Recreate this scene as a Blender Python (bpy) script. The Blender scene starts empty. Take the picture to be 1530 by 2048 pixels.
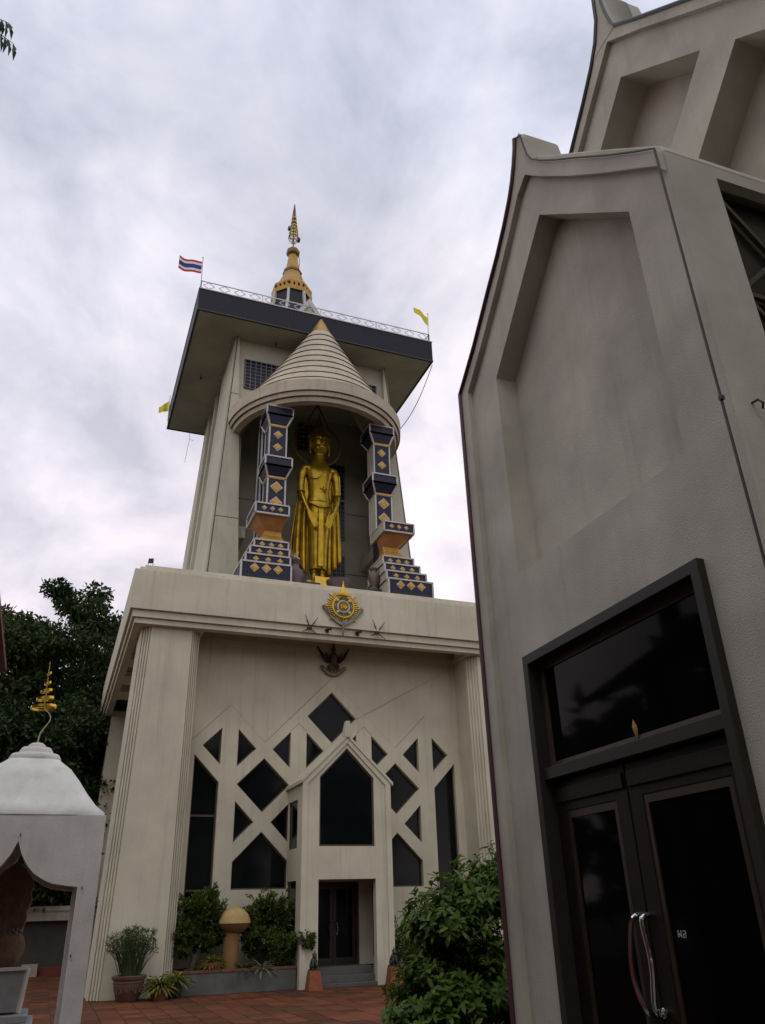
import bpy, math, random
import numpy as np
from mathutils import Vector, Matrix
from mathutils.geometry import tessellate_polygon
random.seed(7)
rng = np.random.default_rng(7)
R = math.radians
scene = bpy.context.scene
COL = scene.collection

# ------------------------------------------------------------------ camera, sky, sun, exposure
cam_d = bpy.data.cameras.new("camera")
cam = bpy.data.objects.new("camera", cam_d)
COL.objects.link(cam)
cam_d.sensor_fit = 'VERTICAL'
cam_d.sensor_height = 24.0
cam_d.sensor_width = 24.0
cam_d.lens = 24.0 * 1567.77 / 2048.0
cam_d.clip_start = 0.05
cam_d.clip_end = 3000
PITCH, YAW, ROLL = R(26.90407), R(21.83744), R(-1.65399)
fw = Vector((math.sin(YAW) * math.cos(PITCH), math.cos(YAW) * math.cos(PITCH), math.sin(PITCH)))
rt0 = Vector((math.cos(YAW), -math.sin(YAW), 0))
up0 = rt0.cross(fw)
rt = rt0 * math.cos(ROLL) + up0 * math.sin(ROLL)
up = -rt0 * math.sin(ROLL) + up0 * math.cos(ROLL)
m = Matrix.Identity(4)
for i in range(3):
    m[i][0] = rt[i]; m[i][1] = up[i]; m[i][2] = -fw[i]
m[2][3] = 2.25
cam.matrix_world = m
scene.camera = cam

SUN_EL, SUN_AZ = R(58), math.atan2(-0.55, -1.0)
w = bpy.data.worlds.new("World"); scene.world = w; w.use_nodes = True
nt = w.node_tree; nt.nodes.clear()
def wn(t, **k):
    n = nt.nodes.new(t)
    for a, b in k.items(): setattr(n, a, b)
    return n
out = wn('ShaderNodeOutputWorld'); bg = wn('ShaderNodeBackground'); bg.inputs[1].default_value = 0.1
sky = wn('ShaderNodeTexSky'); sky.sky_type = 'NISHITA'; sky.sun_disc = False
sky.sun_elevation = SUN_EL; sky.sun_rotation = SUN_AZ; sky.air_density = 1.0; sky.dust_density = 2.0
tc = wn('ShaderNodeTexCoord'); sep = wn('ShaderNodeSeparateXYZ'); nt.links.new(tc.outputs['Generated'], sep.inputs[0])
zz = wn('ShaderNodeMath', operation='MAXIMUM'); nt.links.new(sep.outputs['Z'], zz.inputs[0]); zz.inputs[1].default_value = 0.0
za = wn('ShaderNodeMath', operation='ADD'); nt.links.new(zz.outputs[0], za.inputs[0]); za.inputs[1].default_value = 0.75
dv = wn('ShaderNodeVectorMath', operation='DIVIDE'); nt.links.new(tc.outputs['Generated'], dv.inputs[0])
cmb = wn('ShaderNodeCombineXYZ')
for i in range(3): nt.links.new(za.outputs[0], cmb.inputs[i])
nt.links.new(cmb.outputs[0], dv.inputs[1])
def noise(scale, det, rough, off=(0, 0, 0), dist=0.0):
    mp = wn('ShaderNodeMapping'); nt.links.new(dv.outputs[0], mp.inputs[0]); mp.inputs['Location'].default_value = off
    mp.inputs['Scale'].default_value = (1, 1, 0.2)
    n = wn('ShaderNodeTexNoise'); n.inputs['Scale'].default_value = scale; n.inputs['Detail'].default_value = det
    n.inputs['Roughness'].default_value = rough; n.inputs['Distortion'].default_value = dist
    nt.links.new(mp.outputs[0], n.inputs['Vector']); return n
n1 = noise(6.0, 7, 0.55, (3.1, 1.7, 0), 0.3); n2 = noise(2.2, 2, 0.5, (0.4, 5.2, 0)); n3 = noise(0.9, 2, 0.5, (7.4, 2.2, 0))
r1 = wn('ShaderNodeValToRGB'); nt.links.new(n1.outputs[0], r1.inputs[0])
e = r1.color_ramp.elements
e[0].position = 0.34; e[0].color = (6.1, 6.5, 7.8, 1)
e[1].position = 0.64; e[1].color = (11.0, 10.7, 11.7, 1)
k = e.new(0.48); k.color = (8.3, 8.5, 9.9, 1)
r2 = wn('ShaderNodeMapRange'); nt.links.new(n2.outputs[0], r2.inputs[0]); r2.inputs[1].default_value = 0.3; r2.inputs[2].default_value = 0.7
r2.inputs[3].default_value = 0.80; r2.inputs[4].default_value = 1.14
mul = wn('ShaderNodeMix', data_type='RGBA', blend_type='MULTIPLY'); mul.inputs[0].default_value = 1
nt.links.new(r1.outputs[0], mul.inputs[6]); nt.links.new(r2.outputs[0], mul.inputs[7])
# warm, hazier band of cloud low in the sky
hz = wn('ShaderNodeMapRange'); nt.links.new(sep.outputs['Z'], hz.inputs[0]); hz.inputs[1].default_value = 0.05; hz.inputs[2].default_value = 0.8
hz.inputs[3].default_value = 1.0; hz.inputs[4].default_value = 0.0
wr = wn('ShaderNodeMix', data_type='RGBA', blend_type='MULTIPLY'); nt.links.new(hz.outputs[0], wr.inputs[0])
nt.links.new(mul.outputs[2], wr.inputs[6]); wr.inputs[7].default_value = (1.18, 1.0, 0.90, 1)
r3 = wn('ShaderNodeMapRange'); nt.links.new(n3.outputs[0], r3.inputs[0]); r3.inputs[1].default_value = 0.2; r3.inputs[2].default_value = 0.8
r3.inputs[3].default_value = 0.90; r3.inputs[4].default_value = 0.98
mx = wn('ShaderNodeMix', data_type='RGBA'); nt.links.new(r3.outputs[0], mx.inputs[0])
nt.links.new(sky.outputs[0], mx.inputs[6]); nt.links.new(wr.outputs[2], mx.inputs[7])
nt.links.new(mx.outputs[2], bg.inputs[0]); nt.links.new(bg.outputs[0], out.inputs[0])

sd = bpy.data.lights.new("sun", 'SUN'); sd.energy = 0.5; sd.angle = R(20); sd.color = (1.0, 0.95, 0.88)
sun = bpy.data.objects.new("sun", sd); COL.objects.link(sun)
sdir = Vector((math.sin(SUN_AZ) * math.cos(SUN_EL), math.cos(SUN_AZ) * math.cos(SUN_EL), math.sin(SUN_EL)))
sun.rotation_euler = (-sdir).to_track_quat('-Z', 'Y').to_euler()
sun.location = (-10, -20, 60)
vs = scene.view_settings
vs.view_transform = 'Standard'; vs.look = 'None'; vs.gamma = 1; vs.use_curve_mapping = False; vs.exposure = 0.0

# ------------------------------------------------------------------ materials
MATS = {}
def mat(name, col, rough=0.8, metal=0.0, var=0.0, vscale=3.0, bump=0.0, bscale=40.0, streak=0.0, spec=0.5, dirt=None, dirt_amt=0.0, coat=0.0, bdist=0.01, wpos=0.0):
    if name in MATS: return MATS[name]
    mt = bpy.data.materials.new(name); mt.use_nodes = True; MATS[name] = mt
    t = mt.node_tree; b = t.nodes['Principled BSDF']
    b.inputs['Roughness'].default_value = rough; b.inputs['Metallic'].default_value = metal
    b.inputs['Specular IOR Level'].default_value = spec; b.inputs['Coat Weight'].default_value = coat
    b.inputs['Base Color'].default_value = (*col, 1)
    L = t.links.new
    c = t.nodes.new('ShaderNodeTexCoord')
    cur = None
    if var > 0:
        n = t.nodes.new('ShaderNodeTexNoise'); n.inputs['Scale'].default_value = vscale; n.inputs['Detail'].default_value = 6; n.inputs['Roughness'].default_value = 0.6
        L(c.outputs['Object'], n.inputs['Vector'])
        r = t.nodes.new('ShaderNodeValToRGB'); L(n.outputs[0], r.inputs[0])
        r.color_ramp.elements[0].position = 0.3; r.color_ramp.elements[1].position = 0.7
        r.color_ramp.elements[0].color = (*[x * (1 - var) for x in col], 1); r.color_ramp.elements[1].color = (*[min(1, x * (1 + var * 0.6)) for x in col], 1)
        cur = r.outputs[0]
    if wpos > 0:      # broad damp patches laid out across the whole floor, not per piece
        gp = t.nodes.new('ShaderNodeNewGeometry'); n = t.nodes.new('ShaderNodeTexNoise'); n.inputs['Scale'].default_value = 0.55; n.inputs['Detail'].default_value = 5; n.inputs['Roughness'].default_value = 0.65
        L(gp.outputs['Position'], n.inputs['Vector']); r = t.nodes.new('ShaderNodeMapRange'); L(n.outputs[0], r.inputs[0]); r.inputs[1].default_value = 0.42; r.inputs[2].default_value = 0.7; r.inputs[3].default_value = 0.0; r.inputs[4].default_value = wpos
        x = t.nodes.new('ShaderNodeMix'); x.data_type = 'RGBA'; L(r.outputs[0], x.inputs[0]); L(cur, x.inputs[6]); x.inputs[7].default_value = (0.045, 0.030, 0.014, 1); cur = x.outputs[2]
    if streak > 0:
        mp = t.nodes.new('ShaderNodeMapping'); mp.inputs['Scale'].default_value = (3.2, 3.2, 0.16); L(c.outputs['Object'], mp.inputs[0])
        n = t.nodes.new('ShaderNodeTexNoise'); n.inputs['Scale'].default_value = 1.6; n.inputs['Detail'].default_value = 5; n.inputs['Roughness'].default_value = 0.65
        L(mp.outputs[0], n.inputs['Vector'])
        r = t.nodes.new('ShaderNodeMapRange'); L(n.outputs[0], r.inputs[0]); r.inputs[1].default_value = 0.52; r.inputs[2].default_value = 0.78
        r.inputs[3].default_value = 0.0; r.inputs[4].default_value = streak
        x = t.nodes.new('ShaderNodeMix'); x.data_type = 'RGBA'; L(r.outputs[0], x.inputs[0])
        if cur is not None: L(cur, x.inputs[6])
        else: x.inputs[6].default_value = (*col, 1)
        x.inputs[7].default_value = (*(dirt or [v * 0.45 for v in col]), 1)
        cur = x.outputs[2]
    if cur is not None: L(cur, b.inputs['Base Color'])
    if bump > 0:
        n = t.nodes.new('ShaderNodeTexNoise'); n.inputs['Scale'].default_value = bscale; n.inputs['Detail'].default_value = 4
        L(c.outputs['Object'], n.inputs['Vector'])
        bp = t.nodes.new('ShaderNodeBump'); bp.inputs['Strength'].default_value = bump; bp.inputs['Distance'].default_value = bdist
        L(n.outputs[0], bp.inputs['Height']); L(bp.outputs[0], b.inputs['Normal'])
    return mt

def tile_mat(name, col, joint, sx, sz, rough=0.35):
    """small mosaic tiles: thin joints on a grid in object space (x+y runs along a wall, z up)"""
    mt = bpy.data.materials.new(name); mt.use_nodes = True; MATS[name] = mt
    t = mt.node_tree; b = t.nodes['Principled BSDF']; L = t.links.new
    c = t.nodes.new('ShaderNodeTexCoord'); s = t.nodes.new('ShaderNodeSeparateXYZ'); L(c.outputs['Object'], s.inputs[0])
    a = t.nodes.new('ShaderNodeMath'); a.operation = 'ADD'; L(s.outputs[0], a.inputs[0]); L(s.outputs[1], a.inputs[1])
    cb = t.nodes.new('ShaderNodeCombineXYZ'); L(a.outputs[0], cb.inputs[0]); L(s.outputs[2], cb.inputs[1])
    br = t.nodes.new('ShaderNodeTexBrick'); L(cb.outputs[0], br.inputs['Vector'])
    br.offset = 0.0; br.inputs['Scale'].default_value = 1; br.inputs['Mortar Size'].default_value = 0.012
    br.inputs['Brick Width'].default_value = sx; br.inputs['Row Height'].default_value = sz
    br.inputs['Color1'].default_value = (*col, 1); br.inputs['Color2'].default_value = (*[v * 0.7 for v in col], 1); br.inputs['Mortar'].default_value = (*joint, 1)
    L(br.outputs[0], b.inputs['Base Color']); b.inputs['Roughness'].default_value = rough; b.inputs['Specular IOR Level'].default_value = 0.3
    bp = t.nodes.new('ShaderNodeBump'); bp.invert = True; bp.inputs['Strength'].default_value = 0.5; bp.inputs['Distance'].default_value = 0.01
    L(br.outputs[1], bp.inputs['Height']); L(bp.outputs[0], b.inputs['Normal'])
    return mt

CREAM = (0.555, 0.525, 0.40)
plaster = mat('tower_plaster', CREAM, 0.85, var=0.16, vscale=0.55, bump=0.3, bscale=14, streak=0.55, dirt=(0.33, 0.28, 0.205))
plaster_up = mat('shaft_plaster', (0.47, 0.46, 0.355), 0.85, var=0.16, vscale=0.6, bump=0.25, bscale=9, streak=0.55, dirt=(0.30, 0.27, 0.20))
plaster_dark = mat('soffit_plaster', (0.36, 0.35, 0.27), 0.9, var=0.25, vscale=0.45, bump=0.2, bscale=6)  # darker plaster tone for soffits, slabs, niche and dormer walls
canopy_m = mat('canopy_plaster', (0.46, 0.415, 0.31), 0.85, var=0.2, vscale=0.9, bump=0.2, bscale=8, streak=0.6, dirt=(0.25, 0.19, 0.12))
canopy_dark = mat('canopy_shade_joint', (0.12, 0.085, 0.055), 0.9, var=0.3, vscale=2)  # dark tone of the joints, with the courses' shadow line put into it
roughcast = mat('roughcast_plaster', (0.47, 0.455, 0.375), 0.9, var=0.22, vscale=1.6, bump=0.5, bscale=110, streak=0.5, dirt=(0.31, 0.285, 0.23), bdist=0.006)
whitewash = mat('whitewash', (0.60, 0.595, 0.55), 0.8, var=0.16, vscale=2.2, bump=0.35, bscale=30, streak=0.6, dirt=(0.40, 0.385, 0.34))
glass = mat('dark_glass', (0.004, 0.0065, 0.007), 0.08, spec=0.16, var=0.2, vscale=1.5)
glass_side = mat('side_glass_sheen', (0.020, 0.018, 0.013), 0.25, spec=0.3, var=0.4, vscale=2)  # paler grey-brown base colour stands in for the side panes' reflection
glass_near = mat('door_glass', (0.003, 0.003, 0.003), 0.05, spec=0.045)
frame_br = mat('brown_frame', (0.07, 0.048, 0.032), 0.5, var=0.2, vscale=6)
alu = mat('bronze_aluminium', (0.026, 0.022, 0.017), 0.55, metal=0.0, spec=0.3, var=0.1, vscale=8)
wood = mat('dark_door_wood', (0.012, 0.007, 0.004), 0.55, spec=0.25, var=0.35, vscale=7, bump=0.15, bscale=30)
navy = tile_mat('navy_tile', (0.012, 0.014, 0.040), (0.035, 0.037, 0.055), 0.13, 0.26, 0.5)
navy_f = tile_mat('navy_fascia_tile', (0.006, 0.007, 0.019), (0.014, 0.015, 0.026), 0.2, 0.5, 0.6)
block_blue = mat('blue_glass_block', (0.006, 0.008, 0.024), 0.2, spec=0.2, var=0.4, vscale=2.3)
trim_w = mat('white_trim', (0.50, 0.49, 0.46), 0.7, var=0.15, vscale=3, streak=0.3)
grille_w = mat('grille_white', (0.20, 0.21, 0.23), 0.7)
gold_tile = mat('gold_tile', (0.52, 0.30, 0.055), 0.4, metal=0.35, var=0.3, vscale=4, bump=0.2, bscale=20)
gold_edge = mat('pale_gold_border', (0.50, 0.41, 0.25), 0.6, var=0.2, vscale=5)
ochre = mat('ochre_paint', (0.42, 0.20, 0.055), 0.6, var=0.3, vscale=2, bump=0.2, bscale=12, streak=0.5, dirt=(0.2, 0.09, 0.03))
gold_sp = mat('spire_gold', (0.40, 0.235, 0.04), 0.42, metal=0.45, var=0.25, vscale=1.6, streak=0.5, dirt=(0.25, 0.13, 0.03))
gold_st = mat('statue_gold', (0.44, 0.295, 0.024), 0.34, metal=0.8, var=0.4, vscale=2.6, bump=0.15, bscale=7, streak=0.35, dirt=(0.28, 0.17, 0.02))
gold_dk = mat('tarnished_gold', (0.20, 0.12, 0.03), 0.5, metal=0.5, var=0.3, vscale=5)
gold_br = mat('bright_gold', (0.72, 0.48, 0.06), 0.35, metal=0.6, var=0.15, vscale=5)
gold_ring = mat('finial_gold', (0.62, 0.42, 0.05), 0.25, metal=0.95, var=0.15, vscale=9)
steel = mat('rail_steel', (0.55, 0.55, 0.55), 0.45, metal=0.3, var=0.1)
chrome = mat('chrome', (0.72, 0.72, 0.72), 0.12, metal=1.0)
blackm = mat('black_metal', (0.02, 0.019, 0.018), 0.5, var=0.2)
iron = mat('dark_iron', (0.028, 0.022, 0.018), 0.6, var=0.2)
maroon = mat('maroon_strip', (0.075, 0.022, 0.03), 0.55, var=0.2)
red_c = mat('flag_red', (0.50, 0.02, 0.04), 0.8); white_c = mat('flag_white', (0.75, 0.75, 0.77), 0.8); blue_c = mat('flag_blue', (0.02, 0.045, 0.22), 0.8)
yellow_c = mat('flag_yellow', (0.66, 0.58, 0.02), 0.8)
red_wood = mat('red_eave', (0.16, 0.030, 0.018), 0.6, var=0.25, vscale=2, streak=0.3)
red_edge = mat('red_eave_edge', (0.20, 0.10, 0.07), 0.7, var=0.2)
mauve = mat('mauve_ceramic', (0.15, 0.105, 0.10), 0.55, var=0.2, vscale=6)
emb_grey = mat('emblem_grey', (0.20, 0.20, 0.17), 0.6, var=0.25, vscale=6)
emb_green = mat('emblem_green', (0.10, 0.11, 0.075), 0.6, var=0.25, vscale=6)
emb_white = mat('emblem_cream', (0.55, 0.48, 0.34), 0.5)
emb_red = mat('emblem_red', (0.085, 0.045, 0.03), 0.6)
sandstone = mat('sandstone', (0.19, 0.12, 0.07), 0.9, var=0.35, vscale=4, bump=0.7, bscale=14, bdist=0.03)
granite = mat('grey_granite', (0.30, 0.31, 0.31), 0.5, var=0.15, vscale=9)
terrac = mat('terracotta_pot', (0.11, 0.06, 0.035), 0.6, var=0.3, vscale=4, bump=0.3, bscale=9, bdist=0.02)
terrac2 = mat('terracotta_red', (0.22, 0.075, 0.035), 0.8, var=0.3, vscale=5)
brick_m = mat('pedestal_brick', (0.24, 0.075, 0.03), 0.85, var=0.3, vscale=5, bump=0.3, bscale=18)
concrete = mat('planter_concrete', (0.10, 0.105, 0.09), 0.6, var=0.4, vscale=1.6, bump=0.2, bscale=8, streak=0.5, dirt=(0.06, 0.06, 0.055))
stepstone = mat('step_slate', (0.085, 0.09, 0.08), 0.6, var=0.25, vscale=2)
lantern_m = mat('ochre_cement', (0.20, 0.115, 0.035), 0.8, var=0.25, vscale=3, bump=0.2, bscale=9)
bronze_g = mat('green_bronze', (0.045, 0.05, 0.035), 0.5, metal=0.4, var=0.4, vscale=8)
soil = mat('soil', (0.035, 0.025, 0.018), 0.95)
bark = mat('bark', (0.10, 0.085, 0.07), 0.9, var=0.35, vscale=5, bump=0.6, bscale=16, bdist=0.03)
bark_d = mat('tree_bark', (0.055, 0.045, 0.035), 0.95, var=0.35, vscale=4)
dark_w = mat('dark_wall', (0.05, 0.045, 0.04), 0.8, var=0.2)
text_m = mat('sticker_white', (0.42, 0.42, 0.40), 0.7)
rubber = mat('cable_black', (0.02, 0.02, 0.02), 0.7)
wire_g = mat('cable_grey', (0.27, 0.24, 0.19), 0.8)
dead_leaf = mat('dried_leaf', (0.33, 0.20, 0.045), 0.8, var=0.3, vscale=30)
earth = mat('bare_earth', (0.09, 0.07, 0.05), 0.95, var=0.3, vscale=0.4)
def leaf_mat(name, a, b, rough=0.5, trans=0.25):
    mt = bpy.data.materials.new(name); mt.use_nodes = True; MATS[name] = mt
    t = mt.node_tree; p = t.nodes['Principled BSDF']; L = t.links.new
    at = t.nodes.new('ShaderNodeAttribute'); at.attribute_name = 'tint'
    r = t.nodes.new('ShaderNodeValToRGB'); L(at.outputs['Fac'], r.inputs[0])
    r.color_ramp.elements[0].color = (*a, 1); r.color_ramp.elements[1].color = (*b, 1)
    L(r.outputs[0], p.inputs['Base Color']); p.inputs['Roughness'].default_value = rough
    p.inputs['Specular IOR Level'].default_value = 0.3
    tr = t.nodes.new('ShaderNodeBsdfTranslucent'); L(r.outputs[0], tr.inputs[0])
    ms = t.nodes.new('ShaderNodeMixShader'); ms.inputs[0].default_value = trans
    L(p.outputs[0], ms.inputs[1]); L(tr.outputs[0], ms.inputs[2]); L(ms.outputs[0], t.nodes['Material Output'].inputs[0])
    return mt
leaf_tree = leaf_mat('tree_leaves', (0.009, 0.024, 0.006), (0.046, 0.082, 0.016), 0.6, 0.2)
leaf_tree2 = leaf_mat('olive_tree_leaves', (0.020, 0.034, 0.010), (0.075, 0.095, 0.022))
leaf_bush = leaf_mat('glossy_leaves', (0.026, 0.068, 0.005), (0.15, 0.25, 0.028), 0.55, 0.3)
leaf_bons = leaf_mat('fine_leaves', (0.020, 0.042, 0.007), (0.10, 0.15, 0.024))
leaf_yel = leaf_mat('yellow_green_leaves', (0.07, 0.10, 0.012), (0.30, 0.32, 0.06))
leaf_reed = leaf_mat('reed_green', (0.028, 0.060, 0.010), (0.11, 0.16, 0.035))
leaf_str = leaf_mat('striped_leaves', (0.03, 0.06, 0.02), (0.32, 0.36, 0.20))

# ------------------------------------------------------------------ mesh helpers
class M:
    def __init__(s): s.v = []; s.f = []; s.mi = []; s.cur = 0
    def add(s, vs, fs):
        o = len(s.v); s.v.extend([tuple(map(float, p)) for p in vs])
        for f in fs: s.f.append(tuple(i + o for i in f)); s.mi.append(s.cur)
        return s
    def box(s, x0, x1, y0, y1, z0, z1):
        v = [(x0, y0, z0), (x1, y0, z0), (x1, y1, z0), (x0, y1, z0), (x0, y0, z1), (x1, y0, z1), (x1, y1, z1), (x0, y1, z1)]
        return s.add(v, [(0, 3, 2, 1), (4, 5, 6, 7), (0, 1, 5, 4), (1, 2, 6, 5), (2, 3, 7, 6), (3, 0, 4, 7)])
    def loft(s, rings, caps=True, closed=True):
        n = len(rings[0]); v = [p for r in rings for p in r]; f = []
        for i in range(len(rings) - 1):
            for j in range(n if closed else n - 1):
                k = (j + 1) % n
                f.append((i * n + j, i * n + k, (i + 1) * n + k, (i + 1) * n + j))
        if caps:
            f.append(tuple(range(n))[::-1]); f.append(tuple(range((len(rings) - 1) * n, len(rings) * n)))
        return s.add(v, f)
    def plate(s, outer, holes, plane, a, b, back=True):
        """flat slab with openings; plane 'xz' runs from y=a to y=b, 'yz' from x=a to x=b, 'xy' from z=a to z=b"""
        def P(p, d):
            return {'xz': (p[0], d, p[1]), 'yz': (d, p[0], p[1]), 'xy': (p[0], p[1], d)}[plane]
        loops = [outer] + list(holes)
        flat = [p for l in loops for p in l]
        tri = tessellate_polygon([[Vector((p[0], p[1], 0)) for p in l] for l in loops])
        N = len(flat)
        v = [P(p, a) for p in flat] + [P(p, b) for p in flat]
        f = [tuple(t) for t in tri]
        if back: f += [tuple(i + N for i in t)[::-1] for t in tri]
        o = 0
        for l in loops:
            n = len(l)
            for i in range(n):
                j = (i + 1) % n
                f.append((o + i, o + j, N + o + j, N + o + i))
            o += n
        return s.add(v, f)
    def tube(s, pts, r, n=6, cap=True):
        pts = [Vector(p) for p in pts]; rings = []
        rs = r if isinstance(r, (list, tuple)) else [r] * len(pts)
        up_ = Vector((0, 0, 1))
        prev = None
        for i, p in enumerate(pts):
            d = (pts[min(i + 1, len(pts) - 1)] - pts[max(i - 1, 0)]).normalized()
            if prev is None:
                a = d.cross(up_)
                if a.length < 1e-3: a = d.cross(Vector((1, 0, 0)))
            else: a = prev - d * prev.dot(d)
            a.normalize(); prev = a; b = d.cross(a)
            rings.append([p + (a * math.cos(t) + b * math.sin(t)) * rs[i] for t in [2 * math.pi * k / n for k in range(n)]])
        return s.loft(rings, cap)
    def bar(s, a, b, wx, wy=None):
        a = Vector(a); b = Vector(b); wy = wy or wx
        d = (b - a).normalized(); u = d.cross(Vector((0, 0, 1)))
        if u.length < 1e-3: u = Vector((1, 0, 0))
        u.normalize(); v = d.cross(u)
        q = [u * sx * wx / 2 + v * sy * wy / 2 for sx, sy in ((-1, -1), (1, -1), (1, 1), (-1, 1))]
        return s.loft([[a + k for k in q], [b + k for k in q]])
    def lathe(s, prof, c, n=16, caps=True, a0=0.0, sx=1.0, sy=1.0):
        rings = [[(c[0] + r * sx * math.cos(a0 + 2 * math.pi * k / n), c[1] + r * sy * math.sin(a0 + 2 * math.pi * k / n), c[2] + z) for k in range(n)] for r, z in prof]
        return s.loft(rings, caps)
    def ball(s, c, r, nu=10, nv=7):
        rx, ry, rz = r if isinstance(r, (list, tuple)) else (r, r, r)
        rings = []
        for i in range(nv + 1):
            ph = -math.pi / 2 + math.pi * i / nv; q = max(math.cos(ph), 0.02)
            rings.append([(c[0] + rx * q * math.cos(2 * math.pi * k / nu), c[1] + ry * q * math.sin(2 * math.pi * k / nu), c[2] + rz * math.sin(ph)) for k in range(nu)])
        return s.loft(rings)
    def ring(s, c, Rr, r, n=24, m=6, sx=1, sy=1, normal='z'):
        v = []; f = []
        for i in range(n):
            t = 2 * math.pi * i / n
            for j in range(m):
                q = 2 * math.pi * j / m; rr = Rr + r * math.cos(q)
                if normal == 'z': v.append((c[0] + rr * sx * math.cos(t), c[1] + rr * sy * math.sin(t), c[2] + r * math.sin(q)))
                else: v.append((c[0] + rr * sx * math.cos(t), c[1] + r * math.sin(q), c[2] + rr * sy * math.sin(t)))
                f.append((i * m + j, ((i + 1) % n) * m + j, ((i + 1) % n) * m + (j + 1) % m, i * m + (j + 1) % m))
        return s.add(v, f)
    def map(s, fn):
        s.v = [tuple(fn(*p)) for p in s.v]; return s
    def mesh(s, name, mats, smooth=False, angle=35):
        me = bpy.data.meshes.new(name); me.from_pydata(s.v, [], s.f)
        import bmesh
        bm = bmesh.new(); bm.from_mesh(me); bmesh.ops.recalc_face_normals(bm, faces=bm.faces); bm.to_mesh(me); bm.free()
        for mm in (mats if isinstance(mats, (list, tuple)) else [mats]): me.materials.append(mm)
        if any(s.mi): me.polygons.foreach_set('material_index', s.mi)
        if smooth:
            me.polygons.foreach_set('use_smooth', [True] * len(me.polygons)); me.set_sharp_from_angle(angle=R(angle))
        me.update(); return me
    def build(s, name, mats, parent=None, smooth=False, bevel=0.0, angle=35, kind=None):
        o = bpy.data.objects.new(name, s.mesh(name, mats, smooth, angle)); COL.objects.link(o)
        if parent is not None: attach(o, parent)
        if bevel:
            b = o.modifiers.new('bevel', 'BEVEL'); b.width = bevel; b.segments = 2; b.limit_method = 'ANGLE'; b.angle_limit = R(40)
        if kind: o['kind'] = kind
        return o
def world(o):
    mm = o.matrix_basis.copy()
    return (world(o.parent) @ o.matrix_parent_inverse @ mm) if o.parent else mm
def attach(o, parent):
    """keeps the child where its coordinates put it in the world"""
    o.parent = parent; o.matrix_parent_inverse = world(parent).inverted()
def local(o, parent):
    """child coordinates are in the parent's own frame"""
    o.parent = parent; o.matrix_parent_inverse = Matrix.Identity(4); return o
def tag(o, label=None, cat=None, group=None, kind=None):
    if label: o['label'] = label
    if cat: o['category'] = cat
    if group: o['group'] = group
    if kind: o['kind'] = kind
    return o
def thing(name, label, cat, loc=(0, 0, 0), rz=0.0, group=None):
    o = bpy.data.objects.new(name, None); COL.objects.link(o)
    o.location = loc; o.rotation_euler = (0, 0, rz); o.empty_display_size = 0.3
    return tag(o, label, cat, group)
def copy_tree(o, parent=None):
    c = o.copy(); COL.objects.link(c)
    if parent is not None: c.parent = parent
    for ch in list(o.children): copy_tree(ch, c)
    return c
def leaves(name, C, D, N, ln, wd, mt, parent=None, tint=None, fold=0.12, oval=False):
    """one mesh of many leaf blades: base, two side points, tip"""
    C = np.asarray(C, float); D = np.asarray(D, float); N = np.asarray(N, float); n = len(C)
    D /= np.linalg.norm(D, axis=1)[:, None] + 1e-9
    S = np.cross(D, N); S /= np.linalg.norm(S, axis=1)[:, None] + 1e-9; U = np.cross(S, D)
    ln = np.broadcast_to(ln, (n,))[:, None]; wd = np.broadcast_to(wd, (n,))[:, None]
    a = C; t = C + D * ln - U * ln * 0.12; mid = C + D * ln * 0.5
    l = mid + S * wd / 2 + U * wd * fold; r = mid - S * wd / 2 + U * wd * fold
    nv = 4
    if oval:
        nv = 7; m1 = C + D * ln * .28; m2 = C + D * ln * .68 - U * ln * .05
        V = np.stack([a, m1 + S * wd * .42 + U * wd * fold, m2 + S * wd * .46 + U * wd * fold, t, m2 - S * wd * .46 + U * wd * fold, m1 - S * wd * .42 + U * wd * fold, mid], 1).reshape(-1, 3)
        F = np.arange(n)[:, None] * 7 + np.array([[0, 1, 6, 1, 2, 6, 2, 3, 6, 3, 4, 6, 4, 5, 6, 5, 0, 6]])
    else:
        V = np.stack([a, l, t, r], 1).reshape(-1, 3)
        F = np.arange(n)[:, None] * 4 + np.array([[0, 1, 2, 0, 2, 3]])
    F = F.reshape(-1, 3)
    me = bpy.data.meshes.new(name); me.vertices.add(len(V)); me.vertices.foreach_set('co', V.ravel())
    me.loops.add(F.size); me.loops.foreach_set('vertex_index', F.ravel().astype(np.int32))
    me.polygons.add(len(F)); me.polygons.foreach_set('loop_start', np.arange(0, F.size, 3, dtype=np.int32))
    me.update(calc_edges=True); me.validate()
    at = me.attributes.new('tint', 'FLOAT', 'POINT')
    tt = rng.random(n) if tint is None else np.clip(tint, 0, 1)
    at.data.foreach_set('value', np.repeat(tt, nv).astype(np.float32))
    me.materials.append(mt)
    o = bpy.data.objects.new(name, me); COL.objects.link(o)
    if parent is not None: attach(o, parent)
    return o
def smoothp(p, n=2):
    for _ in range(n):
        r_ = [p[0]]
        for i in range(len(p) - 1):
            a_, b_ = Vector(p[i]), Vector(p[i + 1]); r_ += [a_.lerp(b_, .25), a_.lerp(b_, .75)]
        p = r_ + [p[-1]]
    return p
def rnd_dirs(n):
    v = rng.normal(size=(n, 3)); return v / np.linalg.norm(v, axis=1)[:, None]
def mir(poly): return [(-x, z) for x, z in poly][::-1]
def off(poly, u): return [(x + u, z) for x, z in poly]
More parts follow.
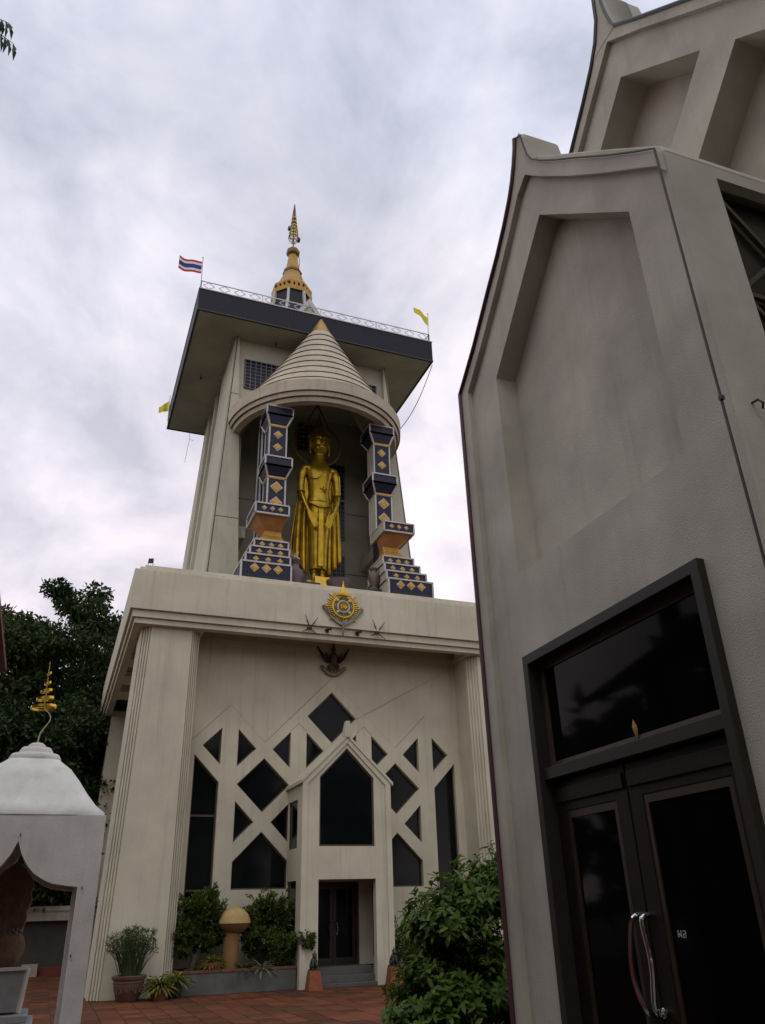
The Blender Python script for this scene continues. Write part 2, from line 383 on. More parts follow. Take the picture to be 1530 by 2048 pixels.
def inset(poly, d):
    """shrinks a convex polygon by d"""
    n = len(poly); A = sum(poly[i][0] * poly[(i + 1) % n][1] - poly[(i + 1) % n][0] * poly[i][1] for i in range(n))
    sg = 1 if A > 0 else -1; L = []
    for i in range(n):
        (x0, y0), (x1, y1) = poly[i], poly[(i + 1) % n]; dx, dy = x1 - x0, y1 - y0; q = math.hypot(dx, dy)
        nx, ny = -dy / q * sg, dx / q * sg; L.append((x0 + nx * d, y0 + ny * d, dx, dy))
    out_ = []
    for i in range(n):
        x0, y0, a, b = L[i - 1]; x1, y1, c, d_ = L[i]
        t = ((x1 - x0) * d_ - (y1 - y0) * c) / (a * d_ - b * c); out_.append((x0 + a * t, y0 + b * t))
    return out_

# ------------------------------------------------------------------ ground and pavement
g = M(); g.box(-900, 900, -900, 900, -0.6, -0.06)
tag(g.build('ground', earth), kind='structure')
pav_m = mat('paver_clay', (0.135, 0.042, 0.018), 0.75, spec=0.2, var=0.35, vscale=1.3, bump=0.25, bscale=20, streak=0.0, wpos=0.7)
pav_m2 = mat('paver_clay_dark', (0.088, 0.029, 0.014), 0.75, spec=0.2, var=0.35, vscale=1.7, bump=0.25, bscale=20, wpos=0.7)
pav_m3 = mat('paver_clay_pale', (0.165, 0.055, 0.024), 0.75, spec=0.2, var=0.3, vscale=1.5, bump=0.25, bscale=20, wpos=0.7)
bed = M(); bed.box(-14, 24, 5.6, 50, -0.055, -0.02)
pavement = tag(bed.build('pavement', mat('dark_joint', (0.05, 0.035, 0.028), 0.9)), kind='structure')
TS = 0.56
def paver_shape(sx, sy, h=0.0):
    q = M(); a, b = sx / 2 - 0.012, sy / 2 - 0.012
    q.loft([[(-a, -b, -0.02), (a, -b, -0.02), (a, b, -0.02), (-a, b, -0.02)], [(-a, -b, -0.006), (a, -b, -0.006), (a, b, -0.006), (-a, b, -0.006)],
            [(-a + .008, -b + .008, 0), (a - .008, -b + .008, 0), (a - .008, b - .008, 0), (-a + .008, b - .008, 0)]])
    return q
pm = [paver_shape(TS, TS).mesh('paver', mm) for mm in (pav_m, pav_m2, pav_m3)]
near = []; field = M(); fm = [pav_m, pav_m2, pav_m3]
for j in range(int((50 - 5.6) / TS)):
    for i in range(int(38 / TS)):
        x = -14 + (i + 0.5) * TS; y = 5.6 + (j + 0.5) * TS
        kx = 0.05 + 0.42 * (y - 13)
        vis = (13.6 < y < 28.9) and (-1.0 < x < 0.44 * y - 1.2) and (x > 0.04 * y - 0.6) and y > 14.4 + 0.0
        if vis and len(near) < 4000: near.append((y, x))
        else:
            field.cur = random.choice((0, 0, 1, 2)); dz = random.uniform(-0.005, 0.004); a = TS / 2 - 0.012
            field.add([(x - a, y - a, -0.004 + dz), (x + a, y - a, -0.004 + dz), (x + a, y + a, -0.004 + dz), (x - a, y + a, -0.004 + dz),
                       (x - a, y - a, -0.03), (x + a, y - a, -0.03), (x + a, y + a, -0.03), (x - a, y + a, -0.03)],
                      [(0, 1, 2, 3), (0, 4, 5, 1), (1, 5, 6, 2), (2, 6, 7, 3), (3, 7, 4, 0)])
near.sort()
for k, (y, x) in enumerate(near):
    if k < 300:
        o = bpy.data.objects.new('paver', pm[random.choice((0, 0, 0, 1, 2))]); COL.objects.link(o)
        o.location = (x, y, random.uniform(-0.006, 0.003)); o.rotation_euler = (random.uniform(-.006, .006), random.uniform(-.006, .006), random.uniform(-.008, .008))
        local(o, pavement)
    else:
        field.cur = random.choice((0, 0, 1, 2)); a = TS / 2 - 0.012
        field.add([(x - a, y - a, 0), (x + a, y - a, 0), (x + a, y + a, 0), (x - a, y + a, 0), (x - a, y - a, -0.03), (x + a, y - a, -0.03), (x + a, y + a, -0.03), (x - a, y + a, -0.03)],
                  [(0, 1, 2, 3), (0, 4, 5, 1), (1, 5, 6, 2), (2, 6, 7, 3), (3, 7, 4, 0)])
field.build('paver_field', fm, pavement, kind='stuff')

# ------------------------------------------------------------------ the temple tower
CX = 9.83
tower = thing('temple_tower', 'tall cream temple tower with navy tiled roof slab and statue niche', 'tower', (CX, 38.0, 0))
def T(poly): return off(poly, CX)
# facade openings (x offsets from the axis, heights)
SIDE_L = [(-5.36, 1.1), (-4.40, 1.1), (-4.41, 6.65), (-5.38, 7.64)]
PENT = [(-3.75, 3.02), (-1.69, 3.02), (-1.69, 3.94), (-2.72, 4.95), (-3.75, 3.93)]
DIA = [(-2.72, 5.61), (-1.70, 6.60), (-2.72, 7.58), (-3.74, 6.60)]
T1 = [(-4.40, 7.28), (-4.40, 8.66), (-5.11, 7.97)]; T2 = [(-3.77, 7.23), (-3.05, 7.92), (-3.77, 8.64)]
T3 = [(-1.69, 7.23), (-1.69, 8.63), (-2.41, 7.92)]; T4 = [(-1.05, 7.24), (-0.33, 7.93), (-1.05, 8.64)]
T5 = [(-3.76, 4.56), (-3.03, 5.27), (-3.76, 6.00)]; T6 = [(-1.69, 4.56), (-1.69, 5.96), (-2.39, 5.28)]
TOPD = [(0, 8.25), (1.03, 9.27), (0, 10.30), (-1.03, 9.27)]
half = [SIDE_L, PENT, DIA, T1, T2, T3, T4, T5, T6]
holes = [TOPD] + half + [mir(h) for h in half]
zig = [(-5.72, 0), (5.72, 0), (5.72, 7.93), (4.12, 9.53), (2.72, 8.15), (0, 10.87), (-2.72, 8.15), (-4.12, 9.53), (-5.72, 7.93)]
q = M(); q.plate(T(zig), [T(h) for h in holes], 'xz', 30.70, 30.74, back=False); q.build('lattice_wall', plaster, tower)
q = M(); q.plate(T([(-5.72, 0), (5.72, 0), (5.72, 12.88), (-5.72, 12.88)]), [T(h) for h in holes], 'xz', 30.74, 31.02, back=False); q.build('front_wall', plaster, tower)
relief_line_m = mat('relief_line', (.27, .24, .18), .9)  # thin dark strip along the raised lattice edges
for pl_ in ([(-5.70, 7.97), (-4.12, 9.55), (-2.72, 8.17), (0, 10.89), (2.72, 8.17), (4.12, 9.55), (5.70, 7.97)], [(-1.69, 8.66), (-1.37, 8.97), (-1.05, 8.67)], [(1.69, 8.66), (1.37, 8.97), (1.05, 8.67)]):
    q = M()
    yj = 30.737 if len(pl_) > 3 else 30.699
    for k in range(len(pl_) - 1): q.bar((CX + pl_[k][0], yj, pl_[k][1]), (CX + pl_[k + 1][0], yj, pl_[k + 1][1]), .014)
    q.build('wall_line', relief_line_m, tower)
for h in holes:
    f = M(); f.plate(T(h), [T(inset(h, 0.05))], 'xz', 30.86, 30.93)
    if h in (SIDE_L,) or len(h) == 4 and abs(h[0][1] - 1.1) < .01:
        xs = sorted(p[0] for p in h)
        for zt in (3.02, 5.49): f.box(CX + xs[0] + .03, CX + xs[-1] - .03, 30.865, 30.925, zt - .035, zt + .035)
    fo = f.build('window', frame_br, tower)
    p = M(); p.plate(T(inset(h, 0.03)), [], 'xz', 30.90, 30.915); p.build('pane', glass, fo)
# rest of the base: side and rear walls set back behind the corner piers, floor slab over them
q = M(); q.box(4.12, 15.54, 31.05, 46.0, 0, 11.95); q.build('base_core', plaster, tower)
def pier(xl0, xl1, xr, y0, y1, ztop, left=True):
    def plan(xl, z):
        a = 0.34; n = 4; pts = [(xl, y1)]
        g = 0.038
        def fl(t): return (a * t, a * 1.15 * (1 - t))
        for i in range(n):
            t0, t1, t2 = i / n, (i + .55) / n, (i + 1) / n
            u0, v0 = fl(t0); u1, v1 = fl(t1); u2, v2 = fl(t2)
            pts += [(xl + u0, y0 + v0), (xl + u1, y0 + v1), (xl + u1 + g, y0 + v1 + g), (xl + u2 + g, y0 + v2 + g)]
        pts.append((xl + a, y0)); pts.append((xr - a, y0))
        for i in range(n - 1, -1, -1):
            t0, t1, t2 = i / n, (i + .55) / n, (i + 1) / n
            u0, v0 = fl(t0); u1, v1 = fl(t1); u2, v2 = fl(t2)
            pts += [(xr - u2 - g, y0 + v2 + g), (xr - u1 - g, y0 + v1 + g), (xr - u1, y0 + v1), (xr - u0, y0 + v0)]
        pts.append((xr, y1))
        return [(x, y, z) for x, y in pts]
    mm = M(); mm.loft([plan(xl0, 0), plan(xl1, ztop)])
    if not left: mm.map(lambda x, y, z: (2 * CX - x, y, z))
    return mm
for lf in (True, False):
    pier(1.62, 1.95, 4.13, 29.2, 31.3, 11.93, lf).build('corner_pier', plaster, tower)
    mm = pier(1.62, 1.95, 4.13, 29.2, 31.3, 11.93, lf); mm.map(lambda x, y, z: (x, 76.0 - y, z)); mm.build('corner_pier', plaster, tower)
# cornice: coffered soffit, two stepped mouldings, parapet with two ledges
cof = [[(1.93, 29.6 if i == 0 else a), (3.9, 29.6 if i == 0 else a), (3.9, b), (1.93, b)] for i, (a, b) in enumerate(((31.4, 33.8), (35.1, 36.6), (38.1, 39.5), (41.1, 44.6)))]
cof[0] = [(1.93, 31.35), (3.9, 31.35), (3.9, 33.8), (1.93, 33.8)]
cof += [[(2 * CX - x, y) for x, y in c][::-1] for c in cof]
cof.append([(4.25, 29.30), (15.41, 29.30), (15.41, 30.69), (4.25, 30.69)])
q = M(); q.plate([(1.64, 28.98), (18.02, 28.98), (18.02, 46.98), (1.64, 46.98)], cof, 'xy', 11.935, 12.14, back=False)
q.build('soffit', plaster, tower)
q = M(); q.box(1.8, 17.86, 29.2, 46.8, 12.9, 13.0); q.box(3.92, 15.7, 31.0, 45.0, 11.96, 12.85); q.build('floor_slab', plaster_dark, tower)
def frame_band(x0, x1, y0, y1, z0, z1, t):
    b = M(); b.plate([(x0, y0), (x1, y0), (x1, y1), (x0, y1)], [[(x0 + t, y0 + t), (x1 - t, y0 + t), (x1 - t, y1 - t), (x0 + t, y1 - t)]], 'xy', z0, z1); return b
frame_band(1.62, 18.04, 28.96, 47.0, 11.93, 12.14, 0.28).build('moulding', plaster, tower, bevel=0.015)
frame_band(1.52, 18.14, 28.86, 47.1, 12.14, 12.42, 0.38).build('moulding', plaster, tower, bevel=0.015)
frame_band(1.41, 18.25, 28.75, 47.2, 12.42, 14.0, 0.45).build('parapet', plaster, tower, bevel=0.02)
q = M(); q.box(1.42, 18.24, 28.95, 47.0, 13.96, 13.99); q.box(1.6, 18.06, 28.94, 47.0, 14.0, 14.17); q.build('ledge', plaster, tower, bevel=0.02)
q = M(); q.box(1.8, 17.86, 29.16, 46.8, 14.17, 14.35); q.build('ledge', plaster, tower, bevel=0.02)

# porch
PX, PY = 9.80, 28.70
GAB = [(-1.70, 0), (-1.70, 6.5), (0, 8.12), (1.70, 6.5), (1.70, 0)]
PWIN = [(-1.05, 4.31), (1.05, 4.31), (1.05, 6.66), (0, 7.72), (-1.05, 6.66)]
PDOOR = [(-1.06, 0.0), (1.06, 0.0), (1.06, 3.25), (-1.06, 3.25)]
outer = [(-1.70, 0), (-1.06, 0), (-1.06, 3.25), (1.06, 3.25), (1.06, 0), (1.70, 0), (1.70, 6.5), (0, 8.12), (-1.70, 6.5)]
q = M()
po = off(outer, PX)
q.plate(po, [off(PWIN, PX)], 'xz', PY + .05, PY + .35, back=True)
q.build('porch_front', plaster, tower)
rim = M(); rim.plate(off([(-1.70, 0), (-1.5, 0), (-1.5, 6.42), (0, 7.9), (1.5, 6.42), (1.5, 0), (1.70, 0), (1.70, 6.5), (0, 8.12), (-1.70, 6.5)], PX), [], 'xz', PY, PY + .05, back=False)
rim.build('gable_rim', plaster, tower)
q = M()
for s in (-1, 1):
    q.plate([(PY + .35, 0), (30.70, 0), (30.70, 6.5), (PY + .35, 6.5)], [[(29.34, 4.29), (30.62, 4.29), (30.62, 5.93), (29.34, 5.93)], [(29.34, 0.75), (30.62, 0.75), (30.62, 3.24), (29.34, 3.24)]], 'yz', PX + s * 1.70, PX + s * 1.5)
q.build('porch_side', plaster, tower)
for s in (-1, 1):
    for z0, z1 in ((4.29, 5.93), (0.75, 3.24)):
        f = M(); f.plate([(29.34, z0), (30.62, z0), (30.62, z1), (29.34, z1)], [[(29.39, z0 + .05), (30.57, z0 + .05), (30.57, z1 - .05), (29.39, z1 - .05)]], 'yz', PX + s * 1.64, PX + s * 1.57)
        fo = f.build('window', frame_br, tower); p = M(); p.plate([(29.36, z0 + .02), (30.60, z0 + .02), (30.60, z1 - .02), (29.36, z1 - .02)], [], 'yz', PX + s * 1.62, PX + s * 1.60); p.build('pane', glass, fo)
f = M(); f.plate(off(PWIN, PX), [off(inset(PWIN, .06), PX)], 'xz', PY + .12, PY + .2); fo = f.build('window', frame_br, tower)
p = M(); p.plate(off(inset(PWIN, .04), PX), [], 'xz', PY + .15, PY + .165); p.build('pane', glass, fo)
roof = M()
for s in (-1, 1):
    roof.add([(PX + s * 1.80, PY - .04, 6.40), (PX, PY - .04, 8.12), (PX, PY - .04, 8.24), (PX + s * 1.80, PY - .04, 6.52),
              (PX + s * 1.80, 30.71, 6.40), (PX, 30.71, 8.12), (PX, 30.71, 8.24), (PX + s * 1.80, 30.71, 6.52)],
             [(0, 1, 2, 3), (4, 7, 6, 5), (0, 4, 5, 1), (3, 2, 6, 7), (0, 3, 7, 4)])
roof.build('porch_roof', plaster, tower)
q = M(); q.loft([[(PX - .13, PY - .06, 8.1), (PX + .13, PY - .06, 8.1), (PX + .13, PY + .3, 8.1), (PX - .13, PY + .3, 8.1)],
                 [(PX - .12, PY - .09, 8.38), (PX + .12, PY - .09, 8.38), (PX + .12, PY + .2, 8.38), (PX - .12, PY + .2, 8.38)],
                 [(PX - .08, PY - .12, 8.70), (PX + .08, PY - .12, 8.70), (PX + .08, PY + .1, 8.70), (PX - .08, PY + .1, 8.70)]]); q.build('ridge_finial', plaster, tower, bevel=.015)
q = M(); q.box(PX - 1.5, PX + 1.5, 29.05, 30.3, 3.6, 3.75); q.box(PX + .97, PX + 1.5, 30.30, 30.5, .55, 3.6); q.box(PX - 1.5, PX - .97, 30.30, 30.5, .55, 3.6); q.box(PX - .97, PX + .97, 30.30, 30.5, 3.22, 3.6); q.build('porch_inner_wall', plaster, tower)
for z0, z1, y in ((0, .12, 28.72), (.12, .34, 28.98), (.34, .56, 29.24)):
    q = M(); q.box(PX - 1.05, PX + 1.05, y, 30.6, z0 + (.001 if z0 else 0), z1); q.build('step', stepstone, tower, bevel=.012)
d = M(); d.plate([(PX - .96, .57), (PX + .96, .57), (PX + .96, 3.21), (PX - .96, 3.21)], [[(PX - .86, .62), (PX + .86, .62), (PX + .86, 3.11), (PX - .86, 3.11)]], 'xz', 30.36, 30.46)
d.build('door_frame', mat('door_red_wood', (0.030, 0.012, 0.008), .5, var=.3, vscale=5), tower)
for s in (-1, 1):
    a, b = sorted((PX + s * .01, PX + s * .85))
    d = M(); d.plate([(a, .63), (b, .63), (b, 3.10), (a, 3.10)], [[(a + .11, .78), (b - .11, .78), (b - .11, 2.98), (a + .11, 2.98)]], 'xz', 30.40, 30.45)
    do = d.build('door_leaf', MATS['door_red_wood'], tower)
    p = M(); p.box(a + .09, b - .09, 30.42, 30.43, .76, 3.0); p.build('pane', glass, do)
    hx = PX + s * .07
    p = M(); p.tube([(hx, 30.40, 1.95), (hx + s * .05, 30.32, 1.9), (hx + s * .09, 30.31, 1.7), (hx + s * .05, 30.32, 1.5), (hx, 30.40, 1.45)], .016, 6); p.build('handle', chrome, do, smooth=True)

# shaft: tapering piers, recessed panels and fins
def tilt(x, y, z): return (CX + (x - CX) * 1.0, y + (z - 16.5) * 0.078, z)
def hx(z): return 5.17 - 0.0548 * (z - 16.5)
def fy(z): return 33.25 + 0.078 * (z - 16.5)
def ui(z): return 3.72 + 0.036 * (z - 16.5)
Z0, Z1 = 14.35, 30.56
def spier(s, front=True, yend=37.4):
    mm = M(); rings = []
    for z in (Z0, Z1):
        xo, xi = CX + s * hx(z), CX + s * ui(z); y0 = fy(z); y1 = yend
        rings.append([(xo, y0 + .10, z), (xo - s * .10, y0 + .10, z), (xo - s * .10, y0, z), (xi, y0, z), (xi, y1, z), (xo, y1, z)])
    mm.loft(rings)
    if not front: mm.map(lambda x, y, z: (x, 78.6 - y, z))
    return mm
for s in (-1, 1):
    spier(s).build('shaft_pier', plaster_up, tower); spier(s, False, 35.6).build('shaft_pier', plaster_up, tower)
    # recessed side wall with three fins and dark window slots
    w_ = M(); w_.loft([[(CX + s * (hx(z) - .42), 37.3, z), (CX + s * (hx(z) - .62), 37.3, z), (CX + s * (hx(z) - .62), 43.1, z), (CX + s * (hx(z) - .42), 43.1, z)] for z in (Z0, Z1)]); w_.build('side_wall', plaster_up, tower)
    for y0, y1 in ((37.46, 38.3), (40.05, 40.55), (42.3, 42.94)):
        w_ = M(); w_.loft([[(CX + s * hx(z), y0, z), (CX + s * (hx(z) - .45), y0, z), (CX + s * (hx(z) - .45), y1, z), (CX + s * hx(z), y1, z)] for z in (Z0, Z1)]); w_.build('fin', plaster_up, tower)
    for y0 in (38.5, 40.8):
        for zb in (16.3, 20.0, 24.6):
            w_ = M(); w_.loft([[(CX + s * (hx(z) - .37), y0, z), (CX + s * (hx(z) - .41), y0, z), (CX + s * (hx(z) - .41), y0 + .9, z), (CX + s * (hx(z) - .37), y0 + .9, z)] for z in (zb, zb + 2.2)]); w_.build('window', glass, tower)
for s in (-1, 1):
    q = M(); q.bar((CX + s * (hx(Z0) - .10), fy(Z0) + .0, Z0), (CX + s * (hx(Z1) - .10), fy(Z1) + .0, Z1), .035); q.build('corner_groove', dark_w, tower)
    for z in (19.0, 26.5):
        q = M(); a, b = sorted((CX + s * (hx(z) - .12), CX + s * ui(z))); q.box(a, b, fy(z) - .004, fy(z) + .05, z, z + .035); q.build('wall_line', dark_w, tower)
NICHE = [(-3.80, Z0), (3.80, Z0), (3.80, 24.3), (2.2, 27.4), (-2.2, 27.4), (-3.80, 24.3)]
q = M(); q.plate(T([(-4.32, Z0), (-3.80, Z0), (-3.80, 24.3), (-2.2, 27.4), (2.2, 27.4), (3.80, 24.3), (3.80, Z0), (4.32, Z0), (4.32, Z1), (-4.32, Z1)]), [], 'xz', 33.55, 33.85); q.map(tilt); q.build('shaft_front', plaster_up, tower)
# upper grille window beside the canopy
def grille(x0, x1, z0, z1, y, nx, nz, t=False):
    f = M(); f.box(x0 - .04, x1 + .04, y - .01, y + .03, z0 - .04, z1 + .04)
    if t: f.map(tilt)
    fo = f.build('window', block_blue, tower)
    b = M()
    for i in range(nx + 1):
        x = x0 + (x1 - x0) * i / nx; b.box(x - .014, x + .014, y - .035, y - .011, z0, z1)
    for i in range(nz + 1):
        z = z0 + (z1 - z0) * i / nz; b.box(x0, x1, y - .033, y - .013, z - .014, z + .014)
    if t: b.map(tilt)
    b.build('grille', grille_w, fo)
for s in (-1, 1):
    a, b = sorted((CX + s * 3.78, CX + s * 1.2)); grille(a, b, 27.25, 29.2, 33.5, 9, 8, True)
# niche interior
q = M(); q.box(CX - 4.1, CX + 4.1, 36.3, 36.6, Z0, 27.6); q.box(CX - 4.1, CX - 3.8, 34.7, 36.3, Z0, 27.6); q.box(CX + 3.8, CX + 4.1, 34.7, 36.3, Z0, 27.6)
q.build('niche_wall', plaster_dark, tower)
q = M(); q.box(CX - 3.8, CX + 3.8, 34.45, 36.3, 27.42, 27.6); q.build('niche_ceiling', plaster_dark, tower)
for a, b in ((3.35, 3.8), (-3.8, -3.35)):
    q = M(); q.box(CX + a, CX + b, 34.0, 36.29, 18.3, 18.9); q.build('niche_beam', plaster_up, tower)
for z in (18.05, 21.6): 
    q = M(); q.box(CX - 3.8, CX + 3.8, 36.285, 36.299, z, z + .03); q.build('wall_line', dark_w, tower)
for z0, z1 in ((15.0, 16.2), (17.3, 19.0), (20.0, 22.28), (22.52, 24.55)): grille(CX + 1.55, CX + 2.42, z0, z1, 36.22, 4, max(4, int((z1 - z0) / .23)))
grille(CX - .25, CX + 0.9, 25.2, 26.9, 36.22, 4, 6)

# canopy: half cone of stepped courses over the niche
CYC = 34.0
def arc(Rr, z, cy, n=44):
    a1 = 90 + math.degrees(math.asin(max(-1, min(1, (33.55 + (z - 16.5) * .078 + .15 - cy) / Rr)))); a0 = -a1
    return [(CX + Rr * math.sin(R(a0 + (a1 - a0) * i / n)), cy - Rr * math.cos(R(a0 + (a1 - a0) * i / n)), z) for i in range(n + 1)]
def shell(r0, z0, c0, r1, z1, c1, ri0, ri1):
    mm = M(); A = [arc(r0, z0, c0), arc(r1, z1, c1), arc(ri1, z1, c1), arc(ri0, z0, c0), arc(r0, z0, c0)]
    mm.loft(A, caps=False, closed=False); n = len(A[0])
    mm.add([A[0][0], A[1][0], A[2][0], A[3][0]], [(0, 1, 2, 3)]); mm.add([A[0][-1], A[1][-1], A[2][-1], A[3][-1]], [(0, 1, 2, 3)])
    return mm
shell(4.58, 24.48, CYC, 4.61, 25.08, CYC, 4.2, 4.2).build('canopy_drum', canopy_m, tower, smooth=True)
shell(4.46, 24.24, CYC, 4.50, 24.47, CYC, 4.0, 4.0).build('canopy_lip', canopy_m, tower, smooth=True)
shell(4.30, 24.00, CYC, 4.36, 24.23, CYC, 3.95, 3.95).build('canopy_lip', canopy_m, tower, smooth=True)
for r_, z in ((4.54, 24.455), (4.42, 24.215)): shell(r_, z, CYC, r_, z + .024, CYC, 4.1, 4.1).build('course_shade_joint', canopy_dark, tower, smooth=True)
NR = 10; prof = []
for i in range(NR + 1):
    t = i / NR; zc = 25.09 + (30.64 - 25.09) * t; rr = 4.36 + (0.60 - 4.36) * (t ** 0.92); prof.append((rr, zc, CYC - 1.03 * t))
for i in range(NR):
    (r0, z0, c0), (r1, z1, c1) = prof[i], prof[i + 1]
    shell(r0 + .06, z0, c0, r1 - .0, z1, c1, max(r0 - .3, .05), max(r1 - .3, .03)).build('canopy_course', canopy_m, tower, smooth=True)
    shell(r0 + .045, z0 - .024, c0, r0 + .05, z0 - .001, c0, max(r0 - .25, .05), max(r0 - .25, .05)).build('course_shade_joint', canopy_dark, tower, smooth=True)  # dark ring paints the shadow line under the overhang
shell(.60, 30.66, CYC - 1.03, .02, 31.95, CYC - 1.05, .3, .01).build('canopy_cap', gold_sp, tower, smooth=True)
# tiled columns
def lerp(a, b, t): return a + (b - a) * t
def tiled(parent, sq0, sq1, name='tile_panel', trims=True, tw=.07, body=navy, z0t=True):
    """block between two rectangles (x0,x1,y0,y1,z) with pale trims along its edges"""
    def cr(s): x0, x1, y0, y1, z = s; return [(x0, y0, z), (x1, y0, z), (x1, y1, z), (x0, y1, z)]
    A, B = cr(sq0), cr(sq1)
    mm = M(); mm.loft([A, B]); mm.build(name, body, parent)
    if trims:
        t = M()
        for i in range(4):
            k = (i + 1) % 4
            t.bar(A[i], B[i], tw)
            t.bar(B[i], B[k], tw)
            if z0t: t.bar(A[i], A[k], tw)
        t.build('edge_trim', trim_w, parent)
def diamond(parent, x, y, z, h):
    b = M(); b.loft([[(x, y, z - h), (x + h, y, z), (x, y, z + h), (x - h, y, z)], [(x, y - .025, z - h * .97), (x + h * .97, y - .025, z), (x, y - .025, z + h * .97), (x - h * .97, y - .025, z)]])
    b.cur = 1; k = h * .72; b.loft([[(x, y - .02, z - k), (x + k, y - .02, z), (x, y - .02, z + k), (x - k, y - .02, z)], [(x, y - .05, z - k * .9), (x + k * .9, y - .05, z), (x, y - .05, z + k * .9), (x - k * .9, y - .05, z)]])
    b.build('diamond', [gold_edge, gold_tile], parent)
def tiled_column(s):
    col = M(); xo = lambda u: CX + s * u       # u grows outwards
    def sq(u0, u1, y0, y1, z): a, b = sorted((xo(u0), xo(u1))); return (a, b, y0, y1, z)
    core = M(); a, b = sorted((xo(2.3), xo(2.95))); core.box(a, b, 31.12, 31.6, 14.35, 24.1); co = core.build('tiled_column', navy, tower)
    for i, (u, y, z0, z1, n, h) in enumerate(((4.29, 29.5, 14.35, 15.18, 3, .21), (4.09, 29.7, 15.18, 15.63, 3, .135), (3.88, 29.9, 15.63, 16.07, 3, .135), (3.68, 30.1, 16.07, 16.50, 3, .135))):
        tiled(co, sq(2.19, u, y, 32.4 - .2 * i, z0), sq(2.19, u, y, 32.4 - .2 * i, z1 - .004), 'base_step')
        cx = (2.19 + u) / 2; zc = (14.92 if i == 0 else (z0 + z1) / 2)
        w_ = (u - 2.19) * (.27 if i else .235)
        for k in (-1, 0, 1): diamond(co, xo(cx + k * w_), y, zc, h)
    q = M(); q.loft([[(xo(2.27), 30.2, 16.51), (xo(3.58), 30.2, 16.51), (xo(3.58), 31.9, 16.51), (xo(2.27), 31.9, 16.51)], [(xo(2.3), 30.25, 16.62), (xo(3.5), 30.25, 16.62), (xo(3.5), 31.8, 16.62), (xo(2.3), 31.8, 16.62)],
                     [(xo(2.4), 30.55, 16.95), (xo(3.2), 30.55, 16.95), (xo(3.2), 31.5, 16.95), (xo(2.4), 31.5, 16.95)], [(xo(2.4), 30.6, 17.2), (xo(3.15), 30.6, 17.2), (xo(3.15), 31.45, 17.2), (xo(2.4), 31.45, 17.2)]]); q.build('gilded_foot', gold_tile, co, bevel=.03)
    q = M(); q.loft([[(xo(2.42), 30.62, 17.18), (xo(3.1), 30.62, 17.18), (xo(3.1), 31.4, 17.18), (xo(2.42), 31.4, 17.18)], [(xo(2.28), 30.1, 17.73), (xo(3.66), 30.1, 17.73), (xo(3.66), 31.6, 17.73), (xo(2.28), 31.6, 17.73)]]); q.build('flared_bowl', ochre, co)
    tiled(co, sq(2.24, 3.72, 29.98, 31.7, 17.73), sq(2.24, 3.72, 29.98, 31.7, 18.2), 'bowl_band')
    for k in (-1, 0, 1): diamond(co, xo(2.98 + k * .36), 29.98, 17.97, .125)
    tiled(co, sq(2.22, 3.04, 30.92, 31.75, 18.2), sq(2.22, 3.04, 30.92, 31.75, 20.05), 'shaft_panel', z0t=False)
    diamond(co, xo(2.63), 30.92, 19.6, .31); diamond(co, xo(2.63), 30.92, 18.82, .31)
    q = M(); q.loft([[(xo(2.18), 30.86, 20.05), (xo(3.1), 30.86, 20.05), (xo(3.1), 31.8, 20.05), (xo(2.18), 31.8, 20.05)], [(xo(2.18), 30.86, 20.13), (xo(3.1), 30.86, 20.13), (xo(3.1), 31.8, 20.13), (xo(2.18), 31.8, 20.13)]]); q.build('gold_ring', gold_tile, co)
    tiled(co, sq(2.2, 3.06, 30.9, 31.78, 20.13), sq(2.0, 3.25, 30.65, 31.95, 20.6), 'capital_flare', z0t=False)
    tiled(co, sq(2.0, 3.25, 30.65, 31.95, 20.6), sq(2.0, 3.25, 30.65, 31.95, 21.06), 'capital_band')
    tiled(co, sq(2.22, 3.04, 31.0, 31.8, 21.06), sq(2.22, 3.04, 31.0, 31.8, 22.92), 'shaft_panel', z0t=False)
    diamond(co, xo(2.63), 31.0, 22.47, .235); diamond(co, xo(2.63), 31.0, 21.78, .235)
    q = M(); q.loft([[(xo(2.18), 30.95, 22.92), (xo(3.1), 30.95, 22.92), (xo(3.1), 31.85, 22.92), (xo(2.18), 31.85, 22.92)], [(xo(2.18), 30.95, 23.0), (xo(3.1), 30.95, 23.0), (xo(3.1), 31.85, 23.0), (xo(2.18), 31.85, 23.0)]]); q.build('gold_ring', gold_tile, co)
    tiled(co, sq(2.2, 3.06, 30.98, 31.82, 23.0), sq(1.97, 3.24, 30.83, 32.1, 23.52), 'capital_flare', z0t=False)
    tiled(co, sq(1.97, 3.24, 30.83, 32.1, 23.52), sq(1.97, 3.24, 30.83, 32.1, 23.96), 'capital_band')
    q = M(); a, b = sorted((xo(2.1), xo(3.1))); q.box(a, b, 30.95, 32.0, 23.96, 24.4); q.build('column_cap', canopy_m, co)
    # second tiled shaft close behind
    if s < 0: tiled(co, sq(2.3, 3.1, 32.3, 33.0, 14.35), sq(2.3, 3.1, 32.3, 33.0, 24.4), 'rear_shaft', z0t=False)
    for u, ya, yb, za, zb_ in ((2.175, 29.56, 32.3, 14.35, 15.13), (2.177, 29.76, 32.1, 15.13, 15.58), (2.175, 29.96, 31.9, 15.58, 16.02), (2.177, 30.16, 31.7, 16.02, 16.48), (2.222, 30.04, 31.65, 17.77, 18.17), (2.2, 30.98, 31.72, 18.2, 20.04), (2.2, 31.06, 31.76, 21.1, 22.9)):
        q = M(); a, b = sorted((xo(u), xo(u + .05))); q.box(a, b, ya, yb, za, zb_); q.build('plain_inner_face', plaster_up, co)
tiled_column(-1); tiled_column(1)

